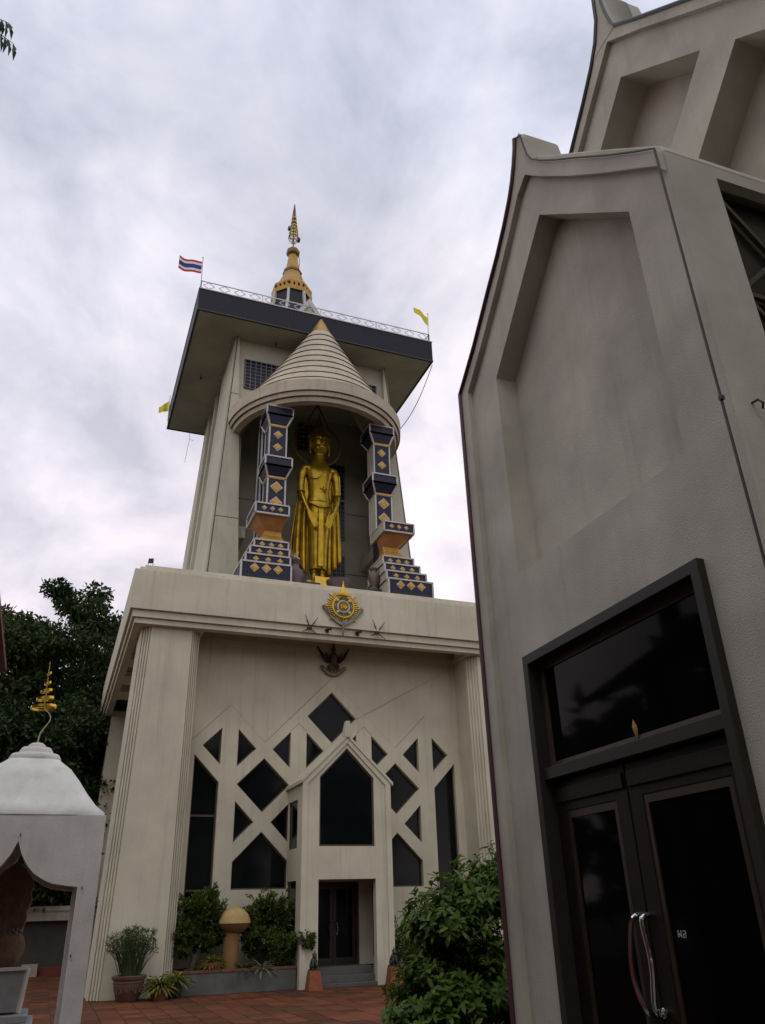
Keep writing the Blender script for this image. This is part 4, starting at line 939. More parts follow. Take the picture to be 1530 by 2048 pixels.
# flags
def cloth(x0, x1, zt0, zt1, zb0, zb1, y, rows, mats, amp=.10, ny=20, ph=0.0, parent=None):
    """x0 is the pole end; rows = relative stripe heights, one material each"""
    V = []; F = []; mi = []; acc = [0]
    for r_ in rows: acc.append(acc[-1] + r_)
    tot = acc[-1]
    for a in acc:
        for i in range(ny + 1):
            t = i / ny; zt = lerp(zt0, zt1, t); zb_ = lerp(zb0, zb1, t); wv = math.sin(t * 7.5 + ph) * t
            V.append((lerp(x0, x1, t), y + amp * 1.6 * wv, lerp(zt, zb_, a / tot) + amp * .75 * math.sin(t * 6.2 + ph + .4) * t ** .6))
    for j in range(len(rows)):
        for i in range(ny): F.append((j * (ny + 1) + i, j * (ny + 1) + i + 1, (j + 1) * (ny + 1) + i + 1, (j + 1) * (ny + 1) + i)); mi.append(j)
    mm = M(); mm.add(V, F); mm.mi = mi; return mm
fl = thing('striped_flag', 'red white and blue striped flag on the front left roof corner', 'flag', (3.14, 33.0, 32.0), group='flags on the roof slab')
q = M(); q.tube([(3.14, 33.0, 31.9), (3.10, 33.0, 34.25)], .028, 6); q.ball((3.10, 33.0, 34.28), .05, 6, 4); q.build('pole', steel, fl)
cloth(3.08, 1.86, 33.97, 33.93, 33.12, 33.02, 33.0, [1, 1, 2, 1, 1], [0] * 5, .11, ph=2.6).build('cloth', [red_c, white_c, blue_c, white_c, red_c], fl, smooth=True)
fl = thing('yellow_flag', 'yellow flag flapping up from the front right roof corner', 'flag', (16.5, 33.08, 32.0), group='flags on the roof slab')
q = M(); q.tube([(16.5, 33.08, 31.9), (16.57, 33.08, 34.25)], .028, 6); q.ball((16.57, 33.08, 34.28), .05, 6, 4); q.build('pole', steel, fl)
c_ = cloth(16.55, 15.72, 33.95, 34.68, 33.28, 34.30, 33.08, [1, 1], [0] * 2, .10, ph=0.4); c_.build('cloth', [yellow_c, yellow_c], fl, smooth=True)
fl = thing('yellow_flag', 'yellow flag hanging from the rear left roof corner', 'flag', (3.14, 44.7, 32.0), group='flags on the roof slab')
q = M(); q.tube([(3.05, 44.75, 31.0), (3.02, 44.75, 33.0)], .03, 6); q.build('pole', steel, fl)
cloth(3.0, 2.42, 32.55, 31.98, 31.75, 31.55, 44.75, [1, 1], [0] * 2, .12, ph=1.0).build('cloth', [yellow_c, yellow_c], fl, smooth=True)
# cables
q = M(); P_ = []
for k in range(15):
    t = k / 14; P_.append((lerp(16.6, 14.78, t) + .0, lerp(33.0, 34.4, t), lerp(30.4, 26.2, t) - 1.0 * math.sin(math.pi * t) * .55))
q.tube(P_, .022, 5); tag(q.build('hanging_cable', rubber, smooth=True), 'thin black cable looping from the right roof corner to the shaft', 'cable')
q = M(); q.tube([(10.85, 30.685, 9.24), (11.6, 30.725, 9.65), (13.0, 30.725, 10.42), (15.2, 30.725, 11.6)], .007, 5); tag(q.build('wall_cable', wire_g), 'thin grey cable running diagonally across the wall right of the diamond window', 'cable')
q = M(); q.tube([(4.5, 44.9, 30.5), (4.56, 44.9, 30.0), (4.50, 44.9, 29.4), (4.40, 44.9, 28.2)], .011, 5); q.tube([(4.56, 44.9, 30.0), (4.8, 44.7, 29.8)], .011, 5); tag(q.build('hanging_cable', rubber), 'loose wire dangling from the rear left corner of the roof slab', 'cable')

# ------------------------------------------------------------------ the hall on the right (own frame: x into the building, y along its front, z up)
hall = thing('shrine_hall', 'roughcast shrine hall with horned concave gable, recessed panel and dark double doors', 'hall', (2.6, 0, 0), rz=-R(1.36456))
def hb(mm, name, mt, parent=None, **k):
    o = mm.build(name, mt, None, **k); return local(o, parent or hall)
LRK = [(4.89, 6.17), (4.56, 6.45), (4.24, 6.77), (4.04, 6.96), (3.88, 7.14), (3.76, 7.30), (3.69, 7.42), (3.63, 7.56), (3.585, 7.70), (3.57, 7.79)]
HORN = [(3.52, 7.80), (3.49, 7.72), (3.47, 7.58), (3.44, 7.44), (3.40, 7.345)]
RRK = [(3.30, 7.21), (3.10, 6.985), (2.90, 6.77), (2.62, 6.46), (2.40, 6.23), (2.26, 6.09)]
ZF = 0.62
face = [(4.89, ZF)] + LRK + HORN + RRK + [(2.26, ZF)]
inner = [(4.77, ZF), (4.77, 6.11), (4.48, 6.37), (4.16, 6.68), (3.86, 7.0), (3.66, 7.24), (3.52, 7.32), (3.36, 7.12), (3.05, 6.77), (2.72, 6.42), (2.40, 6.10), (2.264, 5.96), (2.264, ZF)]
REC = [(4.36, 4.30), (4.36, 5.98), (3.48, 6.86), (2.61, 5.98), (2.61, 4.27)]
DO = [(4.36, ZF), (4.36, 3.71), (2.65, 3.71), (2.65, ZF)]
ring_ = face + []      # rim = face minus inner: opened at the bottom
rimp = [(4.89, ZF)] + LRK + HORN + RRK + [(2.26, 5.93)] + inner[-2:0:-1] + [(4.77, ZF)]
q = M(); q.plate(rimp, [], 'yz', 0.0, 0.045, back=False); hb(q, 'gable_rim', roughcast, bevel=.006)
body_poly = [(4.88, ZF), (4.88, 6.15)] + [(s_, z - .02) for s_, z in LRK[1:7]] + [(3.40, 7.32)] + [(s_, z - .02) for s_, z in RRK[:-1]] + [(2.256, 6.06), (2.256, ZF), (2.65, ZF), (2.65, 3.71), (4.36, 3.71), (4.36, ZF)]
q = M(); q.plate(body_poly, [REC], 'yz', 0.045, 0.225, back=True); hb(q, 'porch_wall', roughcast)
q = M(); q.plate([(4.4, 4.25), (4.4, 6.0), (3.48, 6.92), (2.57, 6.0), (2.57, 4.22)], [], 'yz', 0.215, 0.26); hb(q, 'recess_panel', roughcast)
# horn, carried back from the gable as a thick fin
hp = [(3.69, 7.42), (3.63, 7.56), (3.585, 7.70), (3.575, 7.79), (3.53, 7.83), (3.505, 7.78), (3.48, 7.62), (3.45, 7.48), (3.40, 7.33), (3.5, 7.2)]
q = M(); q.plate(hp, [], 'yz', 0.046, 0.36); hb(q, 'roof_horn', roughcast, bevel=.012)
# roof skin: a thin shell along the rakes, set just behind the front edge
o_r = [(4.97, 6.10), (4.95, 6.20), (4.60, 6.53), (4.29, 6.84), (3.95, 7.18), (3.74, 7.44)]; o_r2 = [(3.40, 7.42), (3.33, 7.33), (2.96, 6.93), (2.66, 6.60), (2.42, 6.33), (2.27, 6.16), (2.249, 6.10)]
i_r = [(2.26, 6.08), (2.45, 6.26), (2.7, 6.52), (3.0, 6.85), (3.4, 7.26), (3.7, 7.34), (3.9, 7.06), (4.24, 6.73), (4.56, 6.41), (4.88, 6.12)]
q = M(); q.plate(o_r + o_r2 + i_r, [], 'yz', 0.05, 1.16); hb(q, 'porch_roof', roughcast, bevel=.03)
# side walls of the porch with their glazed strips
q = M()
WS = [(0.40, ZF), (1.10, ZF), (1.10, 6.04), (0.40, 6.04)]
for y0, y1 in ((2.2535, 2.44), (4.70, 4.886)):
    q.plate([(0.047, ZF), (0.40, ZF), (0.40, 6.0), (1.10, 6.0), (1.10, ZF), (1.16, ZF), (1.16, 6.10), (0.047, 6.10)], [], 'xz', y0, y1)
hb(q, 'side_wall', roughcast)
for y0 in (2.36, 4.76):
    q = M(); q.box(.39, 1.11, y0, y0 + .015, ZF, 6.02); f = hb(q, 'window', glass_side); q = M()
    yb = y0 - .03 if y0 < 3 else y0 + .02
    for a, b in (((.42, 6.0), (1.1, 5.97)), ((.42, 5.98), (.76, 5.54)), ((.76, 5.54), (1.09, 5.95)), ((.41, 5.20), (.76, 5.54)), ((.76, 5.54), (1.09, 5.2)), ((.41, 5.20), (1.09, 5.17)), ((.41, 5.2), (.76, 4.8)), ((.76, 4.8), (1.09, 5.2)), ((.41, 4.4), (.76, 4.8)), ((.76, 4.8), (1.09, 4.4)), ((.76, 4.0), (.41, 4.4)), ((.76, 4.0), (1.09, 4.4))):
        q.bar((a[0], yb, a[1]), (b[0], yb, b[1]), .028)
    hb(q, 'mullion', frame_br, f)
# dark strip that follows the front edge
path = [(-.012, 4.893, ZF)] + [(-.012, s_ + .003, z) for s_, z in LRK] + [(-.012, s_ - .004, z + .004) for s_, z in HORN[1:]] + [(-.012, s_ - .003, z + .003) for s_, z in RRK] + [(-.012, 2.257, ZF)]
q = M(); q.tube(path[:11], .016, 6); hb(q, 'edge_strip', maroon, smooth=True)
q = M(); q.tube(path[10:], .007, 6); hb(q, 'edge_strip', iron, smooth=True)
q = M(); 
q.box(-.024, -.003, 2.243, 2.262, 4.35, 4.372)
q.tube([(.17, 2.255, 4.37), (.17, 2.215, 4.365), (.185, 2.205, 4.345), (.19, 2.22, 4.32)], .006, 5); hb(q, 'wall_hook', iron)
# door: frame, transom light, two leaves
q = M(); q.plate([(4.36, ZF), (4.36, 3.71), (2.65, 3.71), (2.65, ZF), (2.71, ZF), (2.71, 3.645), (4.30, 3.645), (4.30, ZF)], [], 'yz', 0.0, .18); q.box(0.03, .17, 2.71, 4.30, 2.925, 2.995); hb(q, 'door_frame', alu, bevel=.004)
q = M(); q.plate([(4.30, 2.995), (4.30, 3.645), (2.71, 3.645), (2.71, 2.995)], [[(4.255, 3.03), (4.255, 3.60), (2.755, 3.60), (2.755, 3.03)]], 'yz', .09, .13); f = hb(q, 'transom_window', frame_br)
q = M(); q.box(.10, .112, 2.74, 4.27, 3.0, 3.63); hb(q, 'pane', glass_near, f)
for a, b in ((2.715, 3.575), (3.585, 4.295)):
    q = M(); q.plate([(a, ZF + .02), (b, ZF + .02), (b, 2.915), (a, 2.915)], [[(a + .11, ZF + .2), (b - .11, ZF + .2), (b - .11, 2.74), (a + .11, 2.74)]], 'yz', .09, .135)
    q.box(.075, .089, a + .015, b - .015, 2.79, 2.87)
    lf = hb(q, 'door_leaf', wood, bevel=.005)
    q = M(); q.plate([(a + .105, ZF + .19), (b - .105, ZF + .19), (b - .105, 2.745), (a + .105, 2.745)], [[(a + .14, ZF + .24), (b - .14, ZF + .24), (b - .14, 2.70), (a + .14, 2.70)]], 'yz', .095, .115); hb(q, 'moulding', mat('stile_wood', (.034, .020, .010), .45, var=.3, vscale=8), lf)
    q = M(); q.box(.105, .113, a + .1, b - .1, ZF + .18, 2.76); hb(q, 'pane', glass_near, lf)
    if a < 3:
        hnd = [(.095, 3.548, 2.194), (.06, 3.545, 2.195), (.035, 3.55, 2.185), (.03, 3.55, 2.16), (.03, 3.546, 2.13), (.03, 3.536, 2.08), (.03, 3.526, 2.018), (.03, 3.528, 1.951), (.03, 3.543, 1.884), (.03, 3.555, 1.82), (.045, 3.56, 1.785), (.095, 3.60, 1.765)]
    else:
        hnd = [(.095, 3.62, 2.196), (.06, 3.625, 2.195), (.035, 3.634, 2.178), (.03, 3.65, 2.135), (.03, 3.673, 2.055), (.03, 3.685, 1.985), (.03, 3.683, 1.916), (.03, 3.661, 1.847), (.04, 3.64, 1.80), (.06, 3.64, 1.778), (.095, 3.655, 1.765)]
    q = M(); q.tube(smoothp(hnd), .0135, 10); hb(q, 'handle', chrome, lf, smooth=True)
q = M(); q.lathe([(.001, 0), (.022, 0), (.022, .012), (.012, .016), (.001, .016)], (0, 0, 0), 14); q.map(lambda x, y, z: (.088 - z, 3.556 + x, 1.787 + y)); hb(q, 'lock', chrome, smooth=True)
cu = bpy.data.curves.new('door_sign', 'FONT'); cu.body = "\u0e1c\u0e25"; cu.size = .055; cu.extrude = .0008; cu.materials.append(text_m)
tmp = bpy.data.objects.new('tmp', cu); COL.objects.link(tmp); bpy.context.view_layer.update()
sign_me = bpy.data.meshes.new_from_object(tmp.evaluated_get(bpy.context.evaluated_depsgraph_get())); bpy.data.objects.remove(tmp)
tx = bpy.data.objects.new('door_sign', sign_me); COL.objects.link(tx); tx['kind'] = 'stuff'
tx.matrix_basis = Matrix(((0, 0, -1, .103), (-1, 0, 0, 3.395), (0, 1, 0, 2.099), (0, 0, 0, 1))); local(tx, hall)
# main gable behind the porch: lattice of diamond recesses
GX1 = 1.17
GL = [(5.9, ZF), (5.9, 7.3), (5.1, 8.0), (4.6, 8.50), (4.24, 8.90), (3.95, 9.22), (3.74, 9.48), (3.62, 9.68), (3.54, 9.92), (3.51, 10.25)]
GH = [(3.45, 10.27), (3.43, 10.1), (3.41, 9.85), (3.37, 9.62), (3.34, 9.53)]
GR = [(3.1, 9.25), (2.51, 8.60), (2.0, 8.05), (1.4, 7.42), (1.1, 7.1), (1.1, ZF)]
dia = lambda c, z, r: [(c, z - r), (c + r, z), (c, z + r), (c - r, z)]
gh = [dia(3.47, 8.17, .82), dia(2.36, 7.03, .84), dia(4.58, 7.03, .84)]
q = M(); q.plate(GL + GH + GR, gh, 'yz', GX1, GX1 + .3); hb(q, 'main_gable', roughcast)
q = M(); q.plate([(5.6, 5.8), (5.6, 7.3), (3.47, 9.3), (1.3, 7.2), (1.3, 5.8)], [], 'yz', GX1 + .29, GX1 + .36); hb(q, 'gable_panel', roughcast)
q = M(); q.plate([(5.9, 7.3), (5.1, 8.0), (4.6, 8.50), (4.24, 8.90), (3.95, 9.22), (3.74, 9.48), (3.62, 9.53), (3.34, 9.53), (3.1, 9.25), (2.51, 8.60), (2.0, 8.05), (1.4, 7.42), (1.1, 7.1), (1.1, 6.96), (1.4, 7.28), (2.0, 7.91), (2.51, 8.46), (3.1, 9.11), (3.48, 9.50), (3.95, 9.02), (4.24, 8.71), (4.6, 8.33), (5.1, 7.85), (5.9, 7.15)], [], 'yz', GX1 - .05, GX1 - .001); hb(q, 'gable_rim', roughcast)
q = M(); q.plate([(3.74, 9.48), (3.62, 9.68), (3.54, 9.92), (3.51, 10.25), (3.45, 10.27), (3.43, 10.1), (3.41, 9.85), (3.37, 9.62), (3.34, 9.535), (3.62, 9.535)], [], 'yz', GX1 - .052, GX1 + .45); hb(q, 'roof_horn', roughcast, bevel=.015)
q = M(); q.tube([(GX1 - .06, s_, z) for s_, z in GL[1:] ], .02, 5); q.tube([(GX1 - .06, s_, z + .01) for s_, z in GH[1:] + GR[:-1]], .016, 5); hb(q, 'edge_strip', mat('green_black_strip', (.02, .035, .032), .5), smooth=True)
q = M(); q.plate([(5.95, 7.22), (3.47, 9.62), (1.05, 7.0), (1.05, 6.85), (3.47, 9.4), (5.95, 7.05)], [], 'yz', GX1 + .301, 9.0); hb(q, 'main_roof', mat('roof_tile_dark', (.10, .06, .045), .7, var=.3, vscale=3))
q = M(); q.box(GX1 + .37, 9.0, 1.12, 5.88, ZF, 7.0); hb(q, 'hall_body', roughcast)
q = M(); q.box(-1.0, 9.2, -4.0, 6.2, -.02, ZF - .002); hb(q, 'plinth', concrete)
lf_ = M(); lf_.loft([[(-.001, 3.435, 3.115), (-.006, 3.43, 3.115), (-.004, 3.428, 3.11)], [(-.004, 3.448, 3.075), (-.022, 3.425, 3.075), (-.008, 3.402, 3.075)], [(-.003, 3.442, 3.045), (-.018, 3.422, 3.045), (-.006, 3.405, 3.045)], [(-.002, 3.424, 3.012), (-.006, 3.420, 3.012), (-.002, 3.418, 3.014)]])
lo = lf_.build('fallen_leaf', dead_leaf, smooth=True); lo.location = (2.69, 0, 0); lo.rotation_euler = (0, 0, -R(1.36456)); tag(lo, 'dried yellow leaf stuck to the glass above the dark double doors', 'leaf')

# ------------------------------------------------------------------ white shrine on the left with its boundary stone
VX, VY = -.43, 12.0
shr = thing('boundary_shrine', 'small white shrine with pointed arches, bell roof and ringed golden finial', 'shrine', (VX, 13.05, 0))
HW = 1.05; ZE = 3.5
arcR = [(0.80, 0), (0.80, 2.62), (.70, 2.63), (.49, 2.66), (.37, 2.71), (.24, 2.79), (.145, 2.89), (.06, 3.02), (0.0, 3.17)]
opening = arcR + [(-x, z) for x, z in arcR[-2::-1]]
wallp = [(HW, 0), (HW, ZE), (-HW, ZE), (-HW, 0)] + [(-.80, 0)] + [(-x, z) for x, z in arcR[1:-1]] + [(0.0, 3.17)] + [(x, z) for x, z in arcR[-2:0:-1]] + [(.80, 0)]
for y0, y1 in ((12.0, 12.30), (13.8, 14.1)):
    q = M(); q.plate([(VX + x, z) for x, z in wallp], [], 'xz', y0, y1); q.build('arched_wall', whitewash, shr, bevel=.012)
for x0, x1 in ((VX - HW, VX - HW + .25), (VX + HW - .25, VX + HW)):
    q = M(); q.plate([(13.05 + x * .9375, z) for x, z in [(-.96 + .16, 0), (-.96 + .16, ZE), (.8, ZE), (.8, 0), (.7, 0)] + [(x * .87, z) for x, z in arcR[1:]] + [(-x * .87, z) for x, z in arcR[-2:0:-1]] + [(-.7, 0)]], [], 'yz', x0, x1); q.build('arched_wall', whitewash, shr)
q = M(); q.box(VX - HW + .02, VX + HW - .02, 12.02, 14.08, 3.42, 3.5); q.build('ceiling', whitewash, shr)
q = M()
prof = [(1.06, 3.50), (1.05, 3.56), (.93, 3.66), (.80, 3.82), (.66, 4.02), (.53, 4.18), (.42, 4.28), (.36, 4.33)]
rings = []
for r_, z in prof:
    rr = []
    for k in range(32):
        t = 2 * math.pi * k / 32 + math.pi / 4; p_ = 0.28 if z < 4.2 else .45
        c, s_ = math.cos(t), math.sin(t); rr.append((VX + r_ * math.copysign(abs(c) ** p_, c), 13.05 + r_ * math.copysign(abs(s_) ** p_, s_), z))
    rings.append(rr)
q.loft(rings); q.build('bell_roof', whitewash, shr, smooth=True, angle=50)
q = M(); q.lathe([(.34, 4.30), (.36, 4.34), (.36, 4.38), (.33, 4.43), (.24, 4.44), (.235, 4.48), (.20, 4.53), (.12, 4.535), (.12, 4.57), (.08, 4.60), (.03, 4.61)], (VX, 13.05, 0), 24); q.build('roof_knob', whitewash, shr, smooth=True, angle=60)
q = M(); pth = smoothp([(VX, 13.05, 4.58), (VX - .0, 13.05, 4.74), (VX + .07, 13.05, 4.86), (VX + .13, 13.05, 4.97), (VX + .09, 13.05, 5.06), (VX + .01, 13.05, 5.1), (VX + .0, 13.05, 5.3), (VX - .02, 13.05, 5.85)]); q.tube(pth, [lerp(.012, .005, i / (len(pth) - 1)) for i in range(len(pth))], 6); q.build('finial_rod', gold_edge, shr, smooth=True)
for r_, z in ((.185, 5.14), (.125, 5.27), (.082, 5.39), (.048, 5.51), (.030, 5.66)):
    q = M(); n = 28
    A = [[(VX + .0 + (r_ + d) * math.cos(2 * math.pi * k / n), 13.05 + (r_ + d) * math.sin(2 * math.pi * k / n), z + h + .02 * math.cos(2 * math.pi * k / n)) for k in range(n)] for d, h in ((0, -.018), (0, .018), (-.008, .018), (-.008, -.018), (0, -.018))]
    q.loft(A, caps=False); q.tube([(VX - r_, 13.05, z - .02), (VX + r_, 13.05, z + .02)], .004, 4); q.build('finial_ring', gold_ring, shr, smooth=True)
q = M()
for x, z in ((-.43 + .01, 3.26), (.43, 2.62), (.40, 1.85)): q.tube([(x, 12.0, z), (x, 11.975, z), (x + .004, 11.965, z - .03)], .007, 5)
q.build('nail', iron, shr)
stp = thing('stone_pedestal', 'pale stone pedestal with stepped base inside the white shrine', 'pedestal', (VX, 13.05, 0))
q = M(); q.loft([[(VX - .31, 12.75, 1.20), (VX + .31, 12.75, 1.20), (VX + .31, 13.35, 1.20), (VX - .31, 13.35, 1.20)], [(VX - .35, 12.7, 1.68), (VX + .35, 12.7, 1.68), (VX + .35, 13.4, 1.68), (VX - .35, 13.4, 1.68)]]); q.build('pedestal_block', granite, stp, bevel=.01)
q = M()
for s_ in (-1, 1): q.bar((VX + s_ * .315, 12.745, 1.2), (VX + s_ * .355, 12.695, 1.69), .045)
q.bar((VX - .355, 12.695, 1.69), (VX + .355, 12.695, 1.69), .04); q.build('edge_trim', whitewash, stp)
q = M(); q.box(VX - .43, VX + .43, 12.6, 13.5, 1.09, 1.18); q.box(VX - .5, VX + .5, 12.5, 13.6, .9, 1.09); q.box(VX - .56, VX + .56, 12.42, 13.68, 0, .9); q.build('pedestal_base', granite, stp, bevel=.012)
bs = thing('boundary_stone', 'brown carved leaf-shaped boundary stone with scalloped edges on the pedestal in the shrine', 'boundary stone', (VX, 13.1, 1.69))
q = M(); pr = [(.10, 0), (.20, .06), (.255, .16), (.265, .26), (.23, .36), (.18, .42), (.165, .46)]
q.lathe([(r_ * 1.02, z + 1.69) for r_, z in pr], (VX, 13.1, 0), 20, sy=.55); q.build('lotus_base', sandstone, bs, smooth=True)
st = [(.17, 2.12), (.23, 2.2), (.235, 2.29), (.22, 2.36), (.255, 2.43), (.27, 2.52), (.24, 2.58), (.265, 2.65), (.255, 2.75), (.20, 2.80), (.16, 2.86), (.09, 2.91), (0, 2.99)]
q = M(); q.plate([(VX + x, z) for x, z in st] + [(VX - x, z) for x, z in st[-2::-1]], [], 'xz', 13.02, 13.16); q.build('stone_leaf', sandstone, bs, bevel=.02)
q = M()
for s_ in (-1, 1): q.ring((VX + s_ * .1, 13.02, 2.6), .07, .018, 14, 5, normal='y'); q.ring((VX + s_ * .09, 13.02, 2.42), .05, .016, 12, 5, normal='y')
q.ring((VX, 13.02, 2.74), .07, .018, 14, 5, normal='y'); q.bar((VX - .2, 13.015, 2.30), (VX + .2, 13.015, 2.30), .025); q.build('carving', sandstone, bs, smooth=True)
q = M(); random.seed(5)
for k in range(70):
    t = random.uniform(0, 6.28); q.ball((VX + .20 * math.cos(t), 13.1 + .13 * math.sin(t), 2.13 + random.uniform(-.03, .035)), random.uniform(.010, .02), 5, 4)
q.build('bead_garland', mat('faded_garland', (.17, .16, .14), .7, var=.6, vscale=40), bs, kind='stuff')

# ------------------------------------------------------------------ red-eaved hall to the left of the camera
rh = thing('red_eaved_hall', 'dark red eave corner of a timber hall at the left edge', 'hall', (-3.5, 2.0, 0))
def eave(y): return (-.735 - (9.5 - y) * .030, 4.72 + (9.5 - y) * .165 * .0 + (9.5 - y) * .16)
q = M(); P0 = eave(9.5); P1 = eave(-4.0)
q.add([(P0[0] - .03, 9.5, P0[1]), (P0[0] - .03, 9.5, P0[1] + .06), (P0[0] - .10, 9.5, P0[1] + .06), (P0[0] - .10, 9.5, P0[1]), (P1[0] - .03, -4, P1[1]), (P1[0] - .03, -4, P1[1] + .06), (P1[0] - .1, -4, P1[1] + .06), (P1[0] - .1, -4, P1[1])], [(0, 1, 2, 3), (4, 7, 6, 5), (0, 4, 5, 1), (1, 5, 6, 2), (2, 6, 7, 3), (3, 7, 4, 0)]); q.build('fascia', red_wood, rh)
q = M(); q.add([(P0[0] - .1, 9.49, P0[1] + .01), (P0[0] - .1, 9.49, P0[1] + .055), (-6.5, 9.49, P0[1] + 2.6), (-6.5, 9.49, P0[1] + 2.3), (P1[0] - .1, -4, P1[1] + .01), (P1[0] - .1, -4, P1[1] + .055), (-6.5, -4, P1[1] + 2.6), (-6.5, -4, P1[1] + 2.3)], [(0, 1, 2, 3), (4, 7, 6, 5), (0, 4, 5, 1), (1, 5, 6, 2), (2, 6, 7, 3), (3, 7, 4, 0)]); q.build('roof', red_wood, rh)
q = M(); q.box(-6.4, -3.3, -3.9, 9.0, 0, 5.4); q.build('timber_wall', red_wood, rh)
for y in (-3.5, 0.5, 4.5, 8.7):
    q = M(); q.box(-1.75, -1.5, y, y + .25, 0, 5.3); q.build('post', red_wood, rh, bevel=.02)

# ------------------------------------------------------------------ planting against the tower
pb = thing('planter_box', 'low grey cement planter wall between the left pier and the porch', 'planter', (6.0, 29.2, 0))
q = M(); q.plate([(4.15, 28.9), (8.05, 28.9), (8.05, 30.68), (4.15, 30.68)], [[(4.3, 29.05), (7.9, 29.05), (7.9, 30.6), (4.3, 30.6)]], 'xy', 0, .60); q.build('planter_wall', concrete, pb, bevel=.015)
q = M(); q.plate([(4.13, 28.88), (8.07, 28.88), (8.07, 30.69), (4.13, 30.69)], [[(4.3, 29.05), (7.9, 29.05), (7.9, 30.6), (4.3, 30.6)]], 'xy', .60, .68); q.build('brick_coping', mat('coping_brick', (.14, .06, .04), .8, var=.35, vscale=4), pb, bevel=.01)
q = M(); q.box(4.31, 7.89, 29.06, 30.59, .05, .55); q.build('soil', soil, pb)
def bush(name, label, cat, loc, blobs, nl, ll, lw, mt, trunk, tr=.06, group=None, bk=None):
    t = thing(name, label, cat, loc, group=group)
    tm = M()
    for pth, r0, r1 in trunk: tm.tube(pth, [lerp(r0, r1, i / (len(pth) - 1)) for i in range(len(pth))], 7)
    tm.build('trunk', bk or bark, t, smooth=True)
    C = []; D = []; tint = []
    for (cx, cy, cz, rx, ry, rz, wgt) in blobs:
        n = int(nl * wgt); d = rnd_dirs(n); rr = rng.random(n) ** .45
        # leaves gather on many small sprays instead of an even shell
        ns = max(6, n // 22); sp_d = rnd_dirs(ns); sp_r = rng.random(ns) ** .4; idx = rng.integers(0, ns, n)
        base = sp_d[idx] * (sp_r[idx] * (.80 + .42 * rng.random(ns)[idx] ** 2))[:, None] + d * rr[:, None] * .22
        P = np.array([cx, cy, cz]) + base * np.array([rx, ry, rz]); C.append(P)
        out_d = base / (np.linalg.norm(base, axis=1)[:, None] + 1e-6) * .7 + rnd_dirs(n) * .8 + np.array([0, 0, .25]); D.append(out_d)
        tint.append(np.clip(.35 * rng.random(n) + .5 * sp_d[idx][:, 2] * .5 + .35 + .2 * (rng.random(ns)[idx] - .5), 0, 1))
    for (cx, cy, cz, rx, ry, rz, wgt) in blobs:      # stray shoots beyond the clipped outline
        for k in range(int(9 * wgt)):
            d = rnd_dirs(1)[0]; d[2] = abs(d[2]) * .9 + .15; ln_ = rng.uniform(1.1, 1.55); n = 16
            tt_ = rng.random(n) * .5 + .5; P = np.array([cx, cy, cz]) + d * np.array([rx, ry, rz]) * ln_ * tt_[:, None] + rnd_dirs(n) * .03
            C.append(P); D.append(d + rnd_dirs(n) * .8); tint.append(.5 + .5 * rng.random(n))
    C = np.concatenate(C); D = np.concatenate(D); N = rnd_dirs(len(C)) + np.array([0, 0, .9])
    leaves('crown', C, D, N, ll * (.7 + .6 * rng.random(len(C))), lw * (.7 + .6 * rng.random(len(C))), mt, t, np.concatenate(tint)); return t
bush('bonsai_tree', 'dark trained shrub with grey forked trunk beside the left pier', 'shrub', (4.9, 29.8, .55),
     [(4.45, 29.8, 1.75, .52, .45, .40, 1), (4.85, 29.9, 2.45, .62, .5, .45, 1.2), (5.35, 29.8, 2.2, .45, .45, .55, .9), (5.3, 29.95, 2.75, .22, .2, .50, .25), (4.4, 29.7, 1.3, .35, .35, .25, .5), (5.6, 29.9, 1.75, .3, .4, .4, .5), (5.15, 29.75, 1.5, .35, .3, .3, .5)], 1900, .13, .05, leaf_bons,
     [([(4.75, 29.8, .5), (4.85, 29.8, 1.0), (5.05, 29.8, 1.35), (4.9, 29.85, 1.9), (4.85, 29.9, 2.4)], .10, .03), ([(4.95, 29.8, 1.15), (5.25, 29.75, 1.6), (5.4, 29.8, 2.2)], .06, .02), ([(4.85, 29.8, 1.0), (4.5, 29.75, 1.35), (4.4, 29.8, 1.7)], .05, .02)])
bush('round_shrub', 'dense dark green shrub in the planter right of the ochre lantern', 'shrub', (7.2, 29.7, .55),
     [(7.25, 29.8, 2.35, .72, .5, .50, 1.3), (6.85, 29.8, 1.9, .5, .5, .5, 1), (7.75, 29.8, 1.95, .5, .45, .5, 1), (7.2, 29.6, 1.5, .7, .5, .4, 1), (6.65, 29.55, 1.45, .35, .35, .5, .6)], 1900, .13, .055, leaf_bons,
     [([(7.2, 29.8, .5), (7.15, 29.8, 1.2), (7.2, 29.8, 2.1)], .07, .02), ([(7.2, 29.8, 1.0), (7.6, 29.8, 1.5), (7.8, 29.8, 1.9)], .04, .015)])
bush('low_shrub', 'low spreading dark green shrub touching the left side of the porch', 'shrub', (7.9, 29.1, .55),
     [(7.75, 29.2, 1.35, .6, .4, .28, 1.2), (8.3, 28.75, 1.4, .36, .3, .26, .7), (7.6, 29.2, 1.0, .5, .4, .3, .8)], 1300, .11, .045, leaf_bons,
     [([(7.8, 29.3, .5), (7.8, 29.25, .9), (7.95, 29.1, 1.25)], .05, .02)])
lan = thing('garden_lantern', 'mushroom-shaped ochre cement lantern between the planter shrubs', 'garden lantern', (6.05, 29.55, .5))
q = M(); q.lathe([(.27, .45), (.27, 1.68), (.26, 1.73)], (5.98, 29.55, 0), 12); q.build('post', lantern_m, lan, smooth=True)
q = M(); q.lathe([(.30, 1.70), (.42, 1.80), (.50, 1.90), (.54, 1.97), (.50, 1.99)], (6.05, 29.55, 0), 20); q.build('neck', lantern_m, lan, smooth=True)
